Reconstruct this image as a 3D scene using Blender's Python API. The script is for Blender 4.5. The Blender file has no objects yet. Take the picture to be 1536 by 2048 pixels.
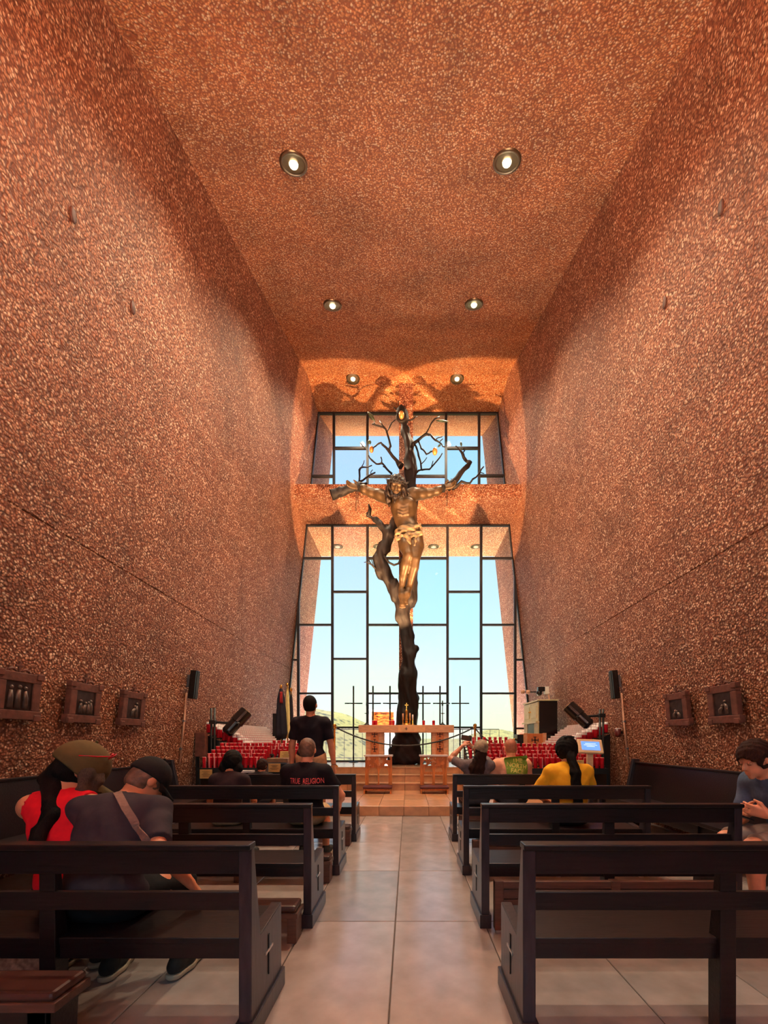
import bpy, bmesh, math, random
import numpy as np
from mathutils import Vector, Matrix, Euler
from mathutils.bvhtree import BVHTree

random.seed(7)
scn = bpy.context.scene
COL = scn.collection

# ------------------------------------------------------------------ camera, sky, sun, exposure
EYE, FPX, CX, CY = 1.30, 850.0, 816.0, 1479.0      # eye height, focal length and principal point for the 1536x2048 frame
cam_d = bpy.data.cameras.new('camera')
cam = bpy.data.objects.new('camera', cam_d)
COL.objects.link(cam)
cam.location = (0, 0, EYE)
cam.rotation_euler = (math.pi / 2, 0, 0)
cam_d.sensor_fit = 'HORIZONTAL'
cam_d.sensor_width = 36.0
cam_d.lens = FPX / 1536 * 36.0
cam_d.shift_x = -(CX - 768) / 1536
cam_d.shift_y = (CY - 1024) / 1536
cam_d.clip_start = 0.05
cam_d.clip_end = 3000
scn.camera = cam

w = bpy.data.worlds.new('sky')
scn.world = w
w.use_nodes = True
nt = w.node_tree
bg = nt.nodes['Background']
tc = nt.nodes.new('ShaderNodeTexCoord')
sep = nt.nodes.new('ShaderNodeSeparateXYZ')
rmp = nt.nodes.new('ShaderNodeValToRGB')
nt.links.new(tc.outputs['Generated'], sep.inputs[0])
nt.links.new(sep.outputs['Z'], rmp.inputs[0])
nt.links.new(rmp.outputs[0], bg.inputs['Color'])
els = rmp.color_ramp.elements
els[0].position = 0.0
els[0].color = (0.92, 0.95, 0.66, 1)
els[1].position = 1.0
els[1].color = (0.30, 0.52, 0.86, 1)
for pos, c in ((0.10, (0.84, 0.97, 0.82)), (0.24, (0.66, 0.90, 0.95)), (0.42, (0.52, 0.78, 0.96)), (0.62, (0.42, 0.66, 0.92))):
    e = els.new(pos)
    e.color = (*c, 1)
bg.inputs['Strength'].default_value = 1.25

sun_d = bpy.data.lights.new('sun', 'SUN')
sun = bpy.data.objects.new('sun', sun_d)
COL.objects.link(sun)
sun_d.energy = 84.0
sun_d.angle = 0.009
sun_d.color = (1.0, 0.93, 0.82)
sun.rotation_euler = (math.radians(-9), math.radians(3), 0)   # near noon: almost overhead, a little beyond the altar window

SPOT_POWER, DOWN_POWER = 3600.0, 330.0
scn.view_settings.view_transform = 'Standard'
scn.view_settings.look = 'None'
scn.view_settings.gamma = 1.0
scn.view_settings.use_curve_mapping = False
scn.view_settings.exposure = 1.0
scn.cycles.use_denoising = True
scn.cycles.max_bounces = 10
scn.cycles.diffuse_bounces = 6
scn.cycles.transparent_max_bounces = 16
scn.cycles.sample_clamp_indirect = 6.0

# ------------------------------------------------------------------ helpers
def S(r, g, b):
    f = lambda c: c / 12.92 if c <= 0.04045 else ((c + 0.055) / 1.055) ** 2.4
    return (f(r / 255), f(g / 255), f(b / 255))

def at(px, py, d):
    """the point at depth d that the photograph shows at pixel (px, py)"""
    return Vector(((px - CX) * d / FPX, d, EYE - (py - CY) * d / FPX))

def newmat(name):
    m = bpy.data.materials.new(name)
    m.use_nodes = True
    return m, m.node_tree, m.node_tree.nodes['Principled BSDF']

def mat(name, col, rough=0.6, metal=0.0, var=0.25, scale=12.0, bump=0.0, stretch=None, spec=0.5, emit=None, coat=0.0, alpha_random=False):
    m, t, b = newmat(name)
    b.inputs['Roughness'].default_value = rough
    b.inputs['Metallic'].default_value = metal
    b.inputs['Specular IOR Level'].default_value = spec
    b.inputs['Coat Weight'].default_value = coat
    if emit:
        b.inputs['Emission Color'].default_value = (*emit[0], 1)
        b.inputs['Emission Strength'].default_value = emit[1]
    co = t.nodes.new('ShaderNodeTexCoord')
    src = co.outputs['Object']
    if stretch:
        mp = t.nodes.new('ShaderNodeMapping')
        mp.inputs['Scale'].default_value = stretch
        t.links.new(src, mp.inputs[0])
        src = mp.outputs[0]
    n = t.nodes.new('ShaderNodeTexNoise')
    n.inputs['Scale'].default_value = scale
    n.inputs['Detail'].default_value = 5
    t.links.new(src, n.inputs['Vector'])
    r = t.nodes.new('ShaderNodeValToRGB')
    r.color_ramp.elements[0].position = 0.3
    r.color_ramp.elements[1].position = 0.7
    r.color_ramp.elements[0].color = (*[c * (1 - var) for c in col], 1)
    r.color_ramp.elements[1].color = (*[min(1, c * (1 + var)) for c in col], 1)
    t.links.new(n.outputs['Fac'], r.inputs[0])
    out = r.outputs[0]
    if alpha_random:                                   # every copy its own shade
        oi = t.nodes.new('ShaderNodeObjectInfo')
        hs = t.nodes.new('ShaderNodeHueSaturation')
        mr = t.nodes.new('ShaderNodeMapRange')
        mr.inputs['To Min'].default_value = 0.86
        mr.inputs['To Max'].default_value = 1.14
        t.links.new(oi.outputs['Random'], mr.inputs['Value'])
        t.links.new(mr.outputs[0], hs.inputs['Value'])
        t.links.new(out, hs.inputs['Color'])
        out = hs.outputs[0]
    t.links.new(out, b.inputs['Base Color'])
    if bump:
        bp = t.nodes.new('ShaderNodeBump')
        bp.inputs['Strength'].default_value = bump
        bp.inputs['Distance'].default_value = 0.01
        t.links.new(n.outputs['Fac'], bp.inputs['Height'])
        t.links.new(bp.outputs[0], b.inputs['Normal'])
    return m

def aggregate(name, cols, scale=41.0, bump=0.9, rough=0.6):
    """exposed-aggregate concrete: pebbles of several browns in a darker matrix"""
    m, t, b = newmat(name)
    b.inputs['Roughness'].default_value = rough
    b.inputs['Specular IOR Level'].default_value = 0.35
    co = t.nodes.new('ShaderNodeTexCoord')
    warp = t.nodes.new('ShaderNodeTexNoise')
    warp.inputs['Scale'].default_value = 9.0
    t.links.new(co.outputs['Object'], warp.inputs['Vector'])
    mx = t.nodes.new('ShaderNodeVectorMath')
    mx.operation = 'MULTIPLY_ADD'
    mx.inputs[1].default_value = (0.05, 0.05, 0.05)
    t.links.new(warp.outputs['Color'], mx.inputs[0])
    t.links.new(co.outputs['Object'], mx.inputs[2])
    v = t.nodes.new('ShaderNodeTexVoronoi')
    v.inputs['Scale'].default_value = scale
    t.links.new(mx.outputs[0], v.inputs['Vector'])
    sp = t.nodes.new('ShaderNodeSeparateColor')
    t.links.new(v.outputs['Color'], sp.inputs[0])
    r = t.nodes.new('ShaderNodeValToRGB')
    r.color_ramp.interpolation = 'LINEAR'
    e = r.color_ramp.elements
    e[0].position, e[0].color = 0.0, (*cols[0], 1)
    e[1].position, e[1].color = 1.0, (*cols[3], 1)
    for p, c in ((0.45, cols[1]), (0.72, cols[2]), (0.90, cols[3])):  # palest band: pale pebbles plus glints of light put into the colour
        k = e.new(p)
        k.color = (*c, 1)
    t.links.new(sp.outputs[0], r.inputs[0])
    gap = t.nodes.new('ShaderNodeMapRange')
    gap.inputs['From Min'].default_value = 0.30
    gap.inputs['From Max'].default_value = 0.62
    t.links.new(v.outputs['Distance'], gap.inputs['Value'])
    mix = t.nodes.new('ShaderNodeMix')
    mix.data_type = 'RGBA'
    t.links.new(gap.outputs[0], mix.inputs['Factor'])
    t.links.new(r.outputs[0], mix.inputs['A'])
    mix.inputs['B'].default_value = (*cols[4], 1)
    big = t.nodes.new('ShaderNodeTexNoise')               # broad blotches left by the pours
    big.inputs['Scale'].default_value = 1.6
    big.inputs['Detail'].default_value = 6
    t.links.new(co.outputs['Object'], big.inputs['Vector'])
    br = t.nodes.new('ShaderNodeMapRange')
    br.inputs['From Min'].default_value = 0.3
    br.inputs['From Max'].default_value = 0.7
    br.inputs['To Min'].default_value = 0.80
    br.inputs['To Max'].default_value = 1.18
    t.links.new(big.outputs['Fac'], br.inputs['Value'])
    hs = t.nodes.new('ShaderNodeHueSaturation')
    t.links.new(br.outputs[0], hs.inputs['Value'])
    t.links.new(mix.outputs['Result'], hs.inputs['Color'])
    t.links.new(hs.outputs[0], b.inputs['Base Color'])
    inv = t.nodes.new('ShaderNodeMath')
    inv.operation = 'SUBTRACT'
    inv.inputs[0].default_value = 1.0
    t.links.new(v.outputs['Distance'], inv.inputs[1])
    bp = t.nodes.new('ShaderNodeBump')
    bp.inputs['Strength'].default_value = bump
    bp.inputs['Distance'].default_value = 0.012
    t.links.new(inv.outputs[0], bp.inputs['Height'])
    t.links.new(bp.outputs[0], b.inputs['Normal'])
    return m

def glass_mat(name, tints):
    """thin tinted glazing; each pane takes its own tint"""
    m = bpy.data.materials.new(name)
    m.use_nodes = True
    t = m.node_tree
    t.nodes.clear()
    out = t.nodes.new('ShaderNodeOutputMaterial')
    tr = t.nodes.new('ShaderNodeBsdfTransparent')
    gl = t.nodes.new('ShaderNodeBsdfGlossy')
    gl.inputs['Roughness'].default_value = 0.03
    oi = t.nodes.new('ShaderNodeObjectInfo')
    r = t.nodes.new('ShaderNodeValToRGB')
    r.color_ramp.interpolation = 'CONSTANT'
    e = r.color_ramp.elements
    e[0].position, e[0].color = 0.0, (*tints[0], 1)
    e[1].position, e[1].color = 1.0 / len(tints), (*tints[1], 1)
    for i in range(2, len(tints)):
        k = e.new(i / len(tints))
        k.color = (*tints[i], 1)
    t.links.new(oi.outputs['Random'], r.inputs[0])
    t.links.new(r.outputs[0], tr.inputs['Color'])
    lw = t.nodes.new('ShaderNodeFresnel')
    lw.inputs['IOR'].default_value = 1.3
    mx = t.nodes.new('ShaderNodeMixShader')
    t.links.new(lw.outputs[0], mx.inputs[0])
    t.links.new(tr.outputs[0], mx.inputs[1])
    t.links.new(gl.outputs[0], mx.inputs[2])
    t.links.new(mx.outputs[0], out.inputs[0])
    return m

def tag(o, label=None, cat=None, group=None, kind=None):
    for k, v in (('label', label), ('category', cat), ('group', group), ('kind', kind)):
        if v:
            o[k] = v
    return o

def root(name, loc=(0, 0, 0), label=None, cat=None, group=None, kind=None, rz=0.0):
    o = bpy.data.objects.new(name, None)
    o.empty_display_size = 0.1
    COL.objects.link(o)
    o.location = loc
    o.rotation_euler = (0, 0, rz)
    return tag(o, label, cat, group, kind)

def origin_of(o):
    v = Vector((0, 0, 0))
    while o is not None:
        v = v + Vector(o.location)
        o = o.parent
    return v

class MB:
    """collects shapes in world (or local) coordinates and links them as ONE mesh object"""
    def __init__(self):
        self.v, self.f, self.mi = [], [], []
        self.cur = 0

    def add(self, vs, fs):
        n = len(self.v)
        self.v += [tuple(p) for p in vs]
        self.f += [tuple(n + i for i in q) for q in fs]
        self.mi += [self.cur] * len(fs)
        return self

    def box(self, x0, x1, y0, y1, z0, z1):
        vs = [(x, y, z) for z in (z0, z1) for y in (y0, y1) for x in (x0, x1)]
        return self.add(vs, [(0, 2, 3, 1), (4, 5, 7, 6), (0, 1, 5, 4), (2, 6, 7, 3), (0, 4, 6, 2), (1, 3, 7, 5)])

    def obox(self, c, size, R=None):
        R = R or Matrix.Identity(3)
        c = Vector(c)
        vs = [c + R @ Vector((sx * size[0] / 2, sy * size[1] / 2, sz * size[2] / 2)) for sz in (-1, 1) for sy in (-1, 1) for sx in (-1, 1)]
        return self.add(vs, [(0, 2, 3, 1), (4, 5, 7, 6), (0, 1, 5, 4), (2, 6, 7, 3), (0, 4, 6, 2), (1, 3, 7, 5)])

    def prism(self, pts, a0, a1, axis='y'):
        """extrude a 2-D outline: axis y -> outline in (x,z); axis x -> outline in (y,z); axis z -> (x,y)"""
        def mk(p, a):
            return {'y': (p[0], a, p[1]), 'x': (a, p[0], p[1]), 'z': (p[0], p[1], a)}[axis]
        n = len(pts)
        vs = [mk(p, a0) for p in pts] + [mk(p, a1) for p in pts]
        fs = [tuple(range(n))[::-1], tuple(range(n, 2 * n))] + [(i, (i + 1) % n, n + (i + 1) % n, n + i) for i in range(n)]
        return self.add(vs, fs)

    def tube(self, pts, rad, n=8, cap=True, wob=0.0):
        pts = [Vector(p) for p in pts]
        if not hasattr(rad, '__len__'):
            rad = [rad] * len(pts)
        vs, fs = [], []
        up = None
        for i, p in enumerate(pts):
            t = (pts[min(i + 1, len(pts) - 1)] - pts[max(i - 1, 0)]).normalized()
            if up is None:
                up = t.orthogonal().normalized()
            up = (up - t * up.dot(t)).normalized()
            s = t.cross(up)
            for k in range(n):
                a = 2 * math.pi * k / n
                r = rad[i] * (1 + wob * random.uniform(-1, 1))
                vs.append(p + (up * math.cos(a) + s * math.sin(a)) * r)
        for i in range(len(pts) - 1):
            for k in range(n):
                fs.append((i * n + k, i * n + (k + 1) % n, (i + 1) * n + (k + 1) % n, (i + 1) * n + k))
        if cap:
            fs.append(tuple(range(n))[::-1])
            fs.append(tuple((len(pts) - 1) * n + k for k in range(n)))
        return self.add(vs, fs)

    def lathe(self, c, prof, n=16, ripple=None):
        """prof: (radius, z) from bottom to top round the vertical axis at c"""
        vs, fs = [], []
        for r, z in prof:
            for k in range(n):
                a = 2 * math.pi * k / n
                rr = r * (1 + (ripple(a, z) if ripple else 0))
                vs.append((c[0] + rr * math.cos(a), c[1] + rr * math.sin(a), c[2] + z))
        for i in range(len(prof) - 1):
            for k in range(n):
                fs.append((i * n + k, i * n + (k + 1) % n, (i + 1) * n + (k + 1) % n, (i + 1) * n + k))
        fs.append(tuple(range(n))[::-1])
        fs.append(tuple((len(prof) - 1) * n + k for k in range(n)))
        return self.add(vs, fs)

    def ball(self, c, r, n=10, sc=(1, 1, 1)):
        prof = [(max(1e-4, math.sin(math.pi * i / n)) * r, -math.cos(math.pi * i / n) * r * sc[2]) for i in range(n + 1)]
        m = len(self.v)
        self.lathe(c, prof, n + 2)
        for i in range(m, len(self.v)):
            p = self.v[i]
            self.v[i] = (c[0] + (p[0] - c[0]) * sc[0], c[1] + (p[1] - c[1]) * sc[1], p[2])
        return self

    def build(self, name, m, parent=None, smooth=False, bevel=0.0, local=False):
        me = bpy.data.meshes.new(name)
        off = Vector((0, 0, 0)) if (local or parent is None) else origin_of(parent)
        me.from_pydata([tuple(Vector(p) - off) for p in self.v], [], self.f)
        for mm in (m if isinstance(m, (list, tuple)) else [m]):
            me.materials.append(mm)
        if max(self.mi, default=0) > 0:
            me.polygons.foreach_set('material_index', self.mi)
        bm = bmesh.new()
        bm.from_mesh(me)
        bmesh.ops.recalc_face_normals(bm, faces=bm.faces)
        bm.to_mesh(me)
        bm.free()
        if smooth:
            me.polygons.foreach_set('use_smooth', [len(p.vertices) <= 4 for p in me.polygons])
        o = bpy.data.objects.new(name, me)
        COL.objects.link(o)
        if parent is not None:
            o.parent = parent
        if bevel:
            b = o.modifiers.new('bevel', 'BEVEL')
            b.width = bevel
            b.segments = 2
            b.limit_method = 'ANGLE'
        return o

def copy_tree(o, parent=None):
    c = o.copy()
    COL.objects.link(c)
    if parent is not None:
        c.parent = parent
    for ch in list(o.children):
        copy_tree(ch, c)
    return c

def struct(name, mb, m, parent=None, **k):
    o = mb.build(name, m, parent, **k)
    if parent is None:
        o['kind'] = 'structure'
    return o

# ---- implicit modelling: smooth union of rounded cones and ellipsoids, meshed on a grid (continuous bodies, trunks, cloth)
class SDF:
    def __init__(self, vs):
        self.vs, self.pr = vs, []

    def cone(self, a, b, ra, rb, k=0.02, flat=False):
        self.pr.append(('c', np.array(a, float), np.array(b, float), ra, rb, k, flat))
        return self

    def chain(self, pts, rs, k=0.02):
        for i in range(len(pts) - 1):
            self.cone(pts[i], pts[i + 1], rs[i], rs[i + 1], k)
        return self

    def ell(self, c, r, R=None, k=0.02):
        self.pr.append(('e', np.array(c, float), np.array(r, float), np.array(R if R is not None else np.eye(3), float), k))
        return self

    def cutell(self, c, r, R=None, k=0.01):
        self.pr.append(('x', np.array(c, float), np.array(r, float), np.array(R if R is not None else np.eye(3), float), k))
        return self

    def cutplane(self, c, n):
        """removes what lies on the side n points to"""
        self.pr.append(('p', np.array(c, float), np.array(n, float) / np.linalg.norm(n)))
        return self

    def mesh(self, name, m, parent=None, noise=None, smooth=True):
        lo, hi = np.full(3, 1e9), np.full(3, -1e9)
        for p in self.pr:
            if p[0] == 'c':
                r = max(p[3], p[4])
                for q in (p[1], p[2]):
                    lo, hi = np.minimum(lo, q - r), np.maximum(hi, q + r)
            elif p[0] == 'e':
                r = p[2].max()
                lo, hi = np.minimum(lo, p[1] - r), np.maximum(hi, p[1] + r)
        vs = self.vs
        lo, hi = lo - 4 * vs, hi + 4 * vs
        n = np.ceil((hi - lo) / vs).astype(int) + 1
        ax = [lo[i] + vs * np.arange(n[i]) for i in range(3)]
        D = np.full(n, 1.0, np.float32)
        for p in self.pr:
            if p[0] == 'p':
                g = sum(((ax[i] - p[1][i]) * p[2][i]).reshape([-1 if j == i else 1 for j in range(3)]) for i in range(3))
                D = np.maximum(D, g.astype(np.float32))
                continue
            k = p[5] if p[0] == 'c' else p[4]
            if p[0] == 'c':
                r = max(p[3], p[4])
                a, b = np.minimum(p[1], p[2]) - r, np.maximum(p[1], p[2]) + r
            else:
                a, b = p[1] - p[2].max(), p[1] + p[2].max()
            mg = 3 * vs + k
            i0 = np.maximum(((a - mg - lo) / vs).astype(int), 0)
            i1 = np.minimum(((b + mg - lo) / vs).astype(int) + 2, n)
            sl = tuple(slice(i0[i], i1[i]) for i in range(3))
            X, Y, Z = np.meshgrid(*[ax[i][sl[i]] for i in range(3)], indexing='ij', sparse=True)
            if p[0] == 'c':
                ba = p[2] - p[1]
                L = max(ba @ ba, 1e-9)
                x, y, z = X - p[1][0], Y - p[1][1], Z - p[1][2]
                h0 = (x * ba[0] + y * ba[1] + z * ba[2]) / L
                h = np.clip(h0, 0, 1)
                d = np.sqrt((x - h * ba[0]) ** 2 + (y - h * ba[1]) ** 2 + (z - h * ba[2]) ** 2) - (p[3] + (p[4] - p[3]) * h)
                if p[6]:
                    d = np.maximum(d, (h0 - 1) * math.sqrt(L))
            else:
                x, y, z = X - p[1][0], Y - p[1][1], Z - p[1][2]
                R = p[3]
                q = [x * R[0][i] + y * R[1][i] + z * R[2][i] for i in range(3)]
                k0 = np.sqrt(sum((q[i] / p[2][i]) ** 2 for i in range(3)))
                k1 = np.sqrt(sum((q[i] / p[2][i] ** 2) ** 2 for i in range(3))) + 1e-9
                d = k0 * (k0 - 1) / k1
            d = d.astype(np.float32)
            A = D[sl]
            if p[0] == 'x':
                D[sl] = np.maximum(A, -d)
            else:
                h = np.maximum(k - np.abs(A - d), 0) / k
                D[sl] = np.minimum(A, d) - h * h * k * 0.25
        if noise is not None:
            X, Y, Z = np.meshgrid(*ax, indexing='ij', sparse=True)
            D = D + noise(X, Y, Z).astype(np.float32)
        V, F = surfnet(D, lo, vs)
        return raw_mesh(name, V, F, m, parent, smooth)

def surfnet(D, lo, vs):
    s = D < 0
    n = np.array(D.shape)
    cor = [(i, j, k) for i in (0, 1) for j in (0, 1) for k in (0, 1)]
    sl = lambda c: tuple(slice(c[i], n[i] - 1 + c[i]) for i in range(3))
    cnt = sum(s[sl(c)].astype(np.int8) for c in cor)
    I = np.argwhere((cnt > 0) & (cnt < 8))
    idx = np.full(n - 1, -1, np.int64)
    idx[I[:, 0], I[:, 1], I[:, 2]] = np.arange(len(I))
    pos, num = np.zeros((len(I), 3)), np.zeros(len(I))
    for a in cor:
        for axis in range(3):
            if a[axis]:
                continue
            b = list(a)
            b[axis] = 1
            da = D[I[:, 0] + a[0], I[:, 1] + a[1], I[:, 2] + a[2]].astype(float)
            db = D[I[:, 0] + b[0], I[:, 1] + b[1], I[:, 2] + b[2]].astype(float)
            cr = (da < 0) != (db < 0)
            t = np.where(cr, da / np.where(cr, da - db, 1), 0)
            p = np.tile(np.array(a, float), (len(I), 1))
            p[:, axis] = t
            pos += p * cr[:, None]
            num += cr
    V = lo + vs * (I + pos / num[:, None])
    Q = []
    for axis in range(3):
        u, v = [(1, 2), (2, 0), (0, 1)][axis]
        a, b = [slice(1, -1)] * 3, [slice(1, -1)] * 3
        a[axis], b[axis] = slice(0, -1), slice(1, None)
        sa, sb = s[tuple(a)], s[tuple(b)]
        E = np.argwhere(sa != sb)
        if not len(E):
            continue
        flip = sa[E[:, 0], E[:, 1], E[:, 2]]
        base = E.copy()
        for w_ in (u, v):
            base[:, w_] += 1
        cells = []
        for du, dv in ((-1, -1), (0, -1), (0, 0), (-1, 0)):
            c = base.copy()
            c[:, u] += du
            c[:, v] += dv
            cells.append(idx[c[:, 0], c[:, 1], c[:, 2]])
        q = np.stack(cells, 1)
        q[~flip] = q[~flip][:, ::-1]
        Q.append(q)
    F = np.concatenate(Q)
    return V, F[(F >= 0).all(1)]

def raw_mesh(name, V, F, m, parent=None, smooth=True):
    off = np.array(origin_of(parent)) if parent is not None else np.zeros(3)
    me = bpy.data.meshes.new(name)
    me.vertices.add(len(V))
    me.vertices.foreach_set('co', (V - off).astype(np.float32).ravel())
    me.loops.add(F.size)
    me.loops.foreach_set('vertex_index', F.astype(np.int32).ravel())
    me.polygons.add(len(F))
    me.polygons.foreach_set('loop_start', np.arange(0, F.size, 4, dtype=np.int32))
    me.update(calc_edges=True)
    me.polygons.foreach_set('use_smooth', [smooth] * len(F))
    me.materials.append(m)
    o = bpy.data.objects.new(name, me)
    COL.objects.link(o)
    if parent is not None:
        o.parent = parent
    return o

def flat_curve(name, outlines, thick, m, parent, to_world):
    """a fretted panel: closed outlines (the first the edge, the rest holes) filled flat, given thickness; to_world maps (u, v, w)"""
    cu = bpy.data.curves.new(name, 'CURVE')
    cu.dimensions = '2D'
    cu.fill_mode = 'BOTH'
    cu.extrude = thick / 2
    for pts in outlines:
        sp = cu.splines.new('POLY')
        sp.points.add(len(pts) - 1)
        for i, p in enumerate(pts):
            sp.points[i].co = (p[0], p[1], 0, 1)
        sp.use_cyclic_u = True
    tmp = bpy.data.objects.new('tmp', cu)
    COL.objects.link(tmp)
    bpy.context.view_layer.update()
    me = bpy.data.meshes.new_from_object(tmp.evaluated_get(bpy.context.evaluated_depsgraph_get()))
    bpy.data.objects.remove(tmp)
    off = origin_of(parent)
    for v in me.vertices:
        v.co = Vector(to_world(*v.co)) - off
    me.name = name
    me.materials.clear()
    me.materials.append(m)
    o = bpy.data.objects.new(name, me)
    COL.objects.link(o)
    o.parent = parent
    return o

def text_mesh(body, size, align='CENTER', extrude=0.0, shear=0.0, bold=0.0):
    cu = bpy.data.curves.new('lettering', 'FONT')
    cu.body = body
    cu.size = size
    cu.align_x = align
    cu.extrude = extrude
    cu.offset = bold
    cu.resolution_u = 2
    cu.space_line = 0.8
    tmp = bpy.data.objects.new('tmp', cu)
    COL.objects.link(tmp)
    bpy.context.view_layer.update()
    me = bpy.data.meshes.new_from_object(tmp.evaluated_get(bpy.context.evaluated_depsgraph_get()))
    bpy.data.objects.remove(tmp)
    return me

# ------------------------------------------------------------------ materials
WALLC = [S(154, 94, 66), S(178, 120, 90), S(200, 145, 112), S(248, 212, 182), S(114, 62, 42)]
CEILC = [S(196, 122, 74), S(222, 152, 98), S(236, 176, 124), S(252, 222, 182), S(154, 86, 50)]  # same concrete as the walls, with warm bounce light put into the colour
M = {
    'wall': aggregate('exposed aggregate wall', WALLC),
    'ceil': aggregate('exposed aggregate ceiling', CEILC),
    'cross': aggregate('exposed aggregate cross', WALLC, 40),
    'tile': mat('brown stone floor tile', S(160, 148, 144), 0.2, spec=0.7, var=0.16, scale=5, bump=0.12, alpha_random=True),
    'joint': mat('tile joint', S(74, 58, 50), 0.8),
    'step': mat('tan stone step tile', S(192, 142, 104), 0.3, var=0.16, scale=7, bump=0.1, alpha_random=True),
    'dais': mat('glossy tan platform tile', S(186, 146, 116), 0.15, var=0.14, scale=7, bump=0.05, alpha_random=True),
    'pew': mat('dark stained wood', S(25, 15, 18), 0.34, var=0.35, scale=5, bump=0.15, stretch=(1.2, 14, 14)),
    'pewend': mat('dark stained wood end', S(50, 42, 48), 0.28, var=0.3, scale=5, bump=0.12, stretch=(8, 14, 1.5)),  # reflected blue-grey sheen is put into this lighter end colour
    'silver': mat('brushed metal inlay', S(205, 200, 195), 0.3, metal=0.9, var=0.1),
    'kneel': mat('brown kneeler wood', S(92, 62, 52), 0.45, var=0.25, scale=6, bump=0.1, stretch=(1, 10, 10)),
    'pad': mat('brown kneeler vinyl', S(74, 46, 40), 0.4, var=0.2, scale=20),
    'frame': mat('dark bronze window bar', S(38, 36, 40), 0.45, metal=0.3, var=0.1),
    'glass': glass_mat('tinted glazing', [(0.67, 0.685, 0.70), (0.65, 0.69, 0.70), (0.68, 0.70, 0.67), (0.67, 0.675, 0.73), (0.62, 0.69, 0.73), (0.67, 0.70, 0.69)]),
    'bark': mat('patinated bronze bark', S(30, 22, 22), 0.62, metal=0.25, var=0.5, scale=9, bump=0.9, stretch=(1.6, 1.6, 0.5)),
    'rock': mat('dark bronze root mass', S(42, 32, 36), 0.6, metal=0.2, var=0.4, scale=6, bump=0.8),
    'bronze': mat('warm bronze skin', S(76, 56, 36), 0.45, metal=0.45, var=0.35, scale=6, bump=0.3),
    'bronzedark': mat('dark bronze hair', S(36, 24, 20), 0.5, metal=0.5, var=0.4, scale=14, bump=0.6),
    'cloth_bronze': mat('bronze loincloth', S(120, 98, 72), 0.5, metal=0.35, var=0.3, scale=10, bump=0.3),
    'gold': mat('polished brass', S(226, 170, 84), 0.25, metal=0.9, var=0.1),
    'fruit': mat('golden fruit', S(226, 160, 92), 0.35, metal=0.4, var=0.2, scale=10),
    'leaf': mat('bronze green leaf', S(70, 84, 66), 0.5, metal=0.2, var=0.3),
    'black': mat('black painted metal', S(26, 24, 26), 0.4, var=0.2),
    'blackgloss': mat('glossy black case', S(24, 20, 22), 0.22, var=0.2),
    'wood': mat('honey oak', S(206, 122, 58), 0.42, var=0.25, scale=5, bump=0.1, stretch=(9, 9, 1.2)),
    'altar': mat('tan altar wood', S(216, 158, 118), 0.45, var=0.18, scale=5, stretch=(1.5, 8, 8)),
    'altarpanel': mat('amber carved panel', S(204, 118, 62), 0.45, var=0.2, scale=6, stretch=(8, 8, 1.5)),
    'carve': mat('burnt dark carving', S(78, 36, 24), 0.6),
    'cream': mat('pale shelf top and white-lit arm rest', S(214, 204, 206), 0.3, var=0.08),
    'burgundy': mat('burgundy kneeler cushion', S(96, 40, 38), 0.45, var=0.2),
    'red': mat('red votive glass', S(196, 22, 40), 0.14, var=0.2, scale=18, coat=0.4),
    'wax': mat('pale candle glass and wax', S(238, 226, 224), 0.25, var=0.06, scale=20),
    'pinkwax_glint': mat('pink candle wax and painted glint', S(232, 150, 150), 0.25, var=0.06),
    'brass_card': mat('yellowed card', S(196, 158, 92), 0.6, var=0.12, scale=16),
    'ink': mat('card lettering', S(70, 46, 30), 0.7),
    'steel': mat('grey sheet metal', S(120, 122, 130), 0.35, metal=0.5, var=0.1),
    'copper': mat('copper conduit', S(236, 186, 156), 0.4, metal=0.2, var=0.1),
    'station': mat('carved red-brown frame', S(112, 66, 54), 0.6, var=0.3, scale=14, bump=0.5),
    'relief': mat('dark relief plate', S(58, 44, 44), 0.45, metal=0.4, var=0.45, scale=14, bump=0.3),
    'relief_fig': mat('worn relief figure', S(112, 92, 84), 0.45, metal=0.4, var=0.4, scale=18),
    'cabinet': mat('cream cabinet panel', S(206, 196, 150), 0.45, var=0.1),
    'white': mat('white painted board', S(240, 238, 232), 0.5, var=0.04),
    'kiosk': mat('pale birch casing', S(232, 198, 158), 0.45, var=0.08, stretch=(1, 1, 8)),
    'screen': mat('lit tablet screen', S(90, 130, 220), 0.2, emit=(S(92, 138, 232), 0.75), var=0.1),
    'screen_text': mat('lit screen lettering', S(200, 220, 250), 0.3, emit=(S(190, 214, 250), 0.8)),
    'navyflag': mat('navy flag cloth', S(30, 28, 44), 0.8, var=0.2),
    'redflag': mat('red flag cloth', S(150, 28, 32), 0.8, var=0.2),
    'yellowflag': mat('pale yellow flag cloth', S(232, 220, 150), 0.8, var=0.1),
    'trim': mat('brushed downlight trim', S(112, 94, 74), 0.3, metal=0.85, var=0.1),
    'lamp': mat('lit downlight bulb', S(255, 236, 190), 0.4, emit=(S(255, 238, 196), 5.0)),
    'lampoff': mat('unlit frosted lens', S(210, 190, 160), 0.3, var=0.05),
    'land': None,
    'terrace': mat('pale terrace slab', S(210, 200, 190), 0.5, var=0.1, scale=4),
    'court': mat('pale red sandstone forecourt', S(226, 186, 158), 0.7, var=0.15, scale=3),
    'rubber': mat('cream rubber sole', S(186, 172, 150), 0.6, var=0.1),
    'shoe': mat('black knit shoe', S(36, 34, 36), 0.75, var=0.2),
    'pink': mat('patterned pink bag fabric', S(255, 158, 128), 0.7, var=0.5, scale=38),
    'yellowbag': mat('yellow bag trim', S(208, 172, 110), 0.6, var=0.3, scale=30),
}

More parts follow.
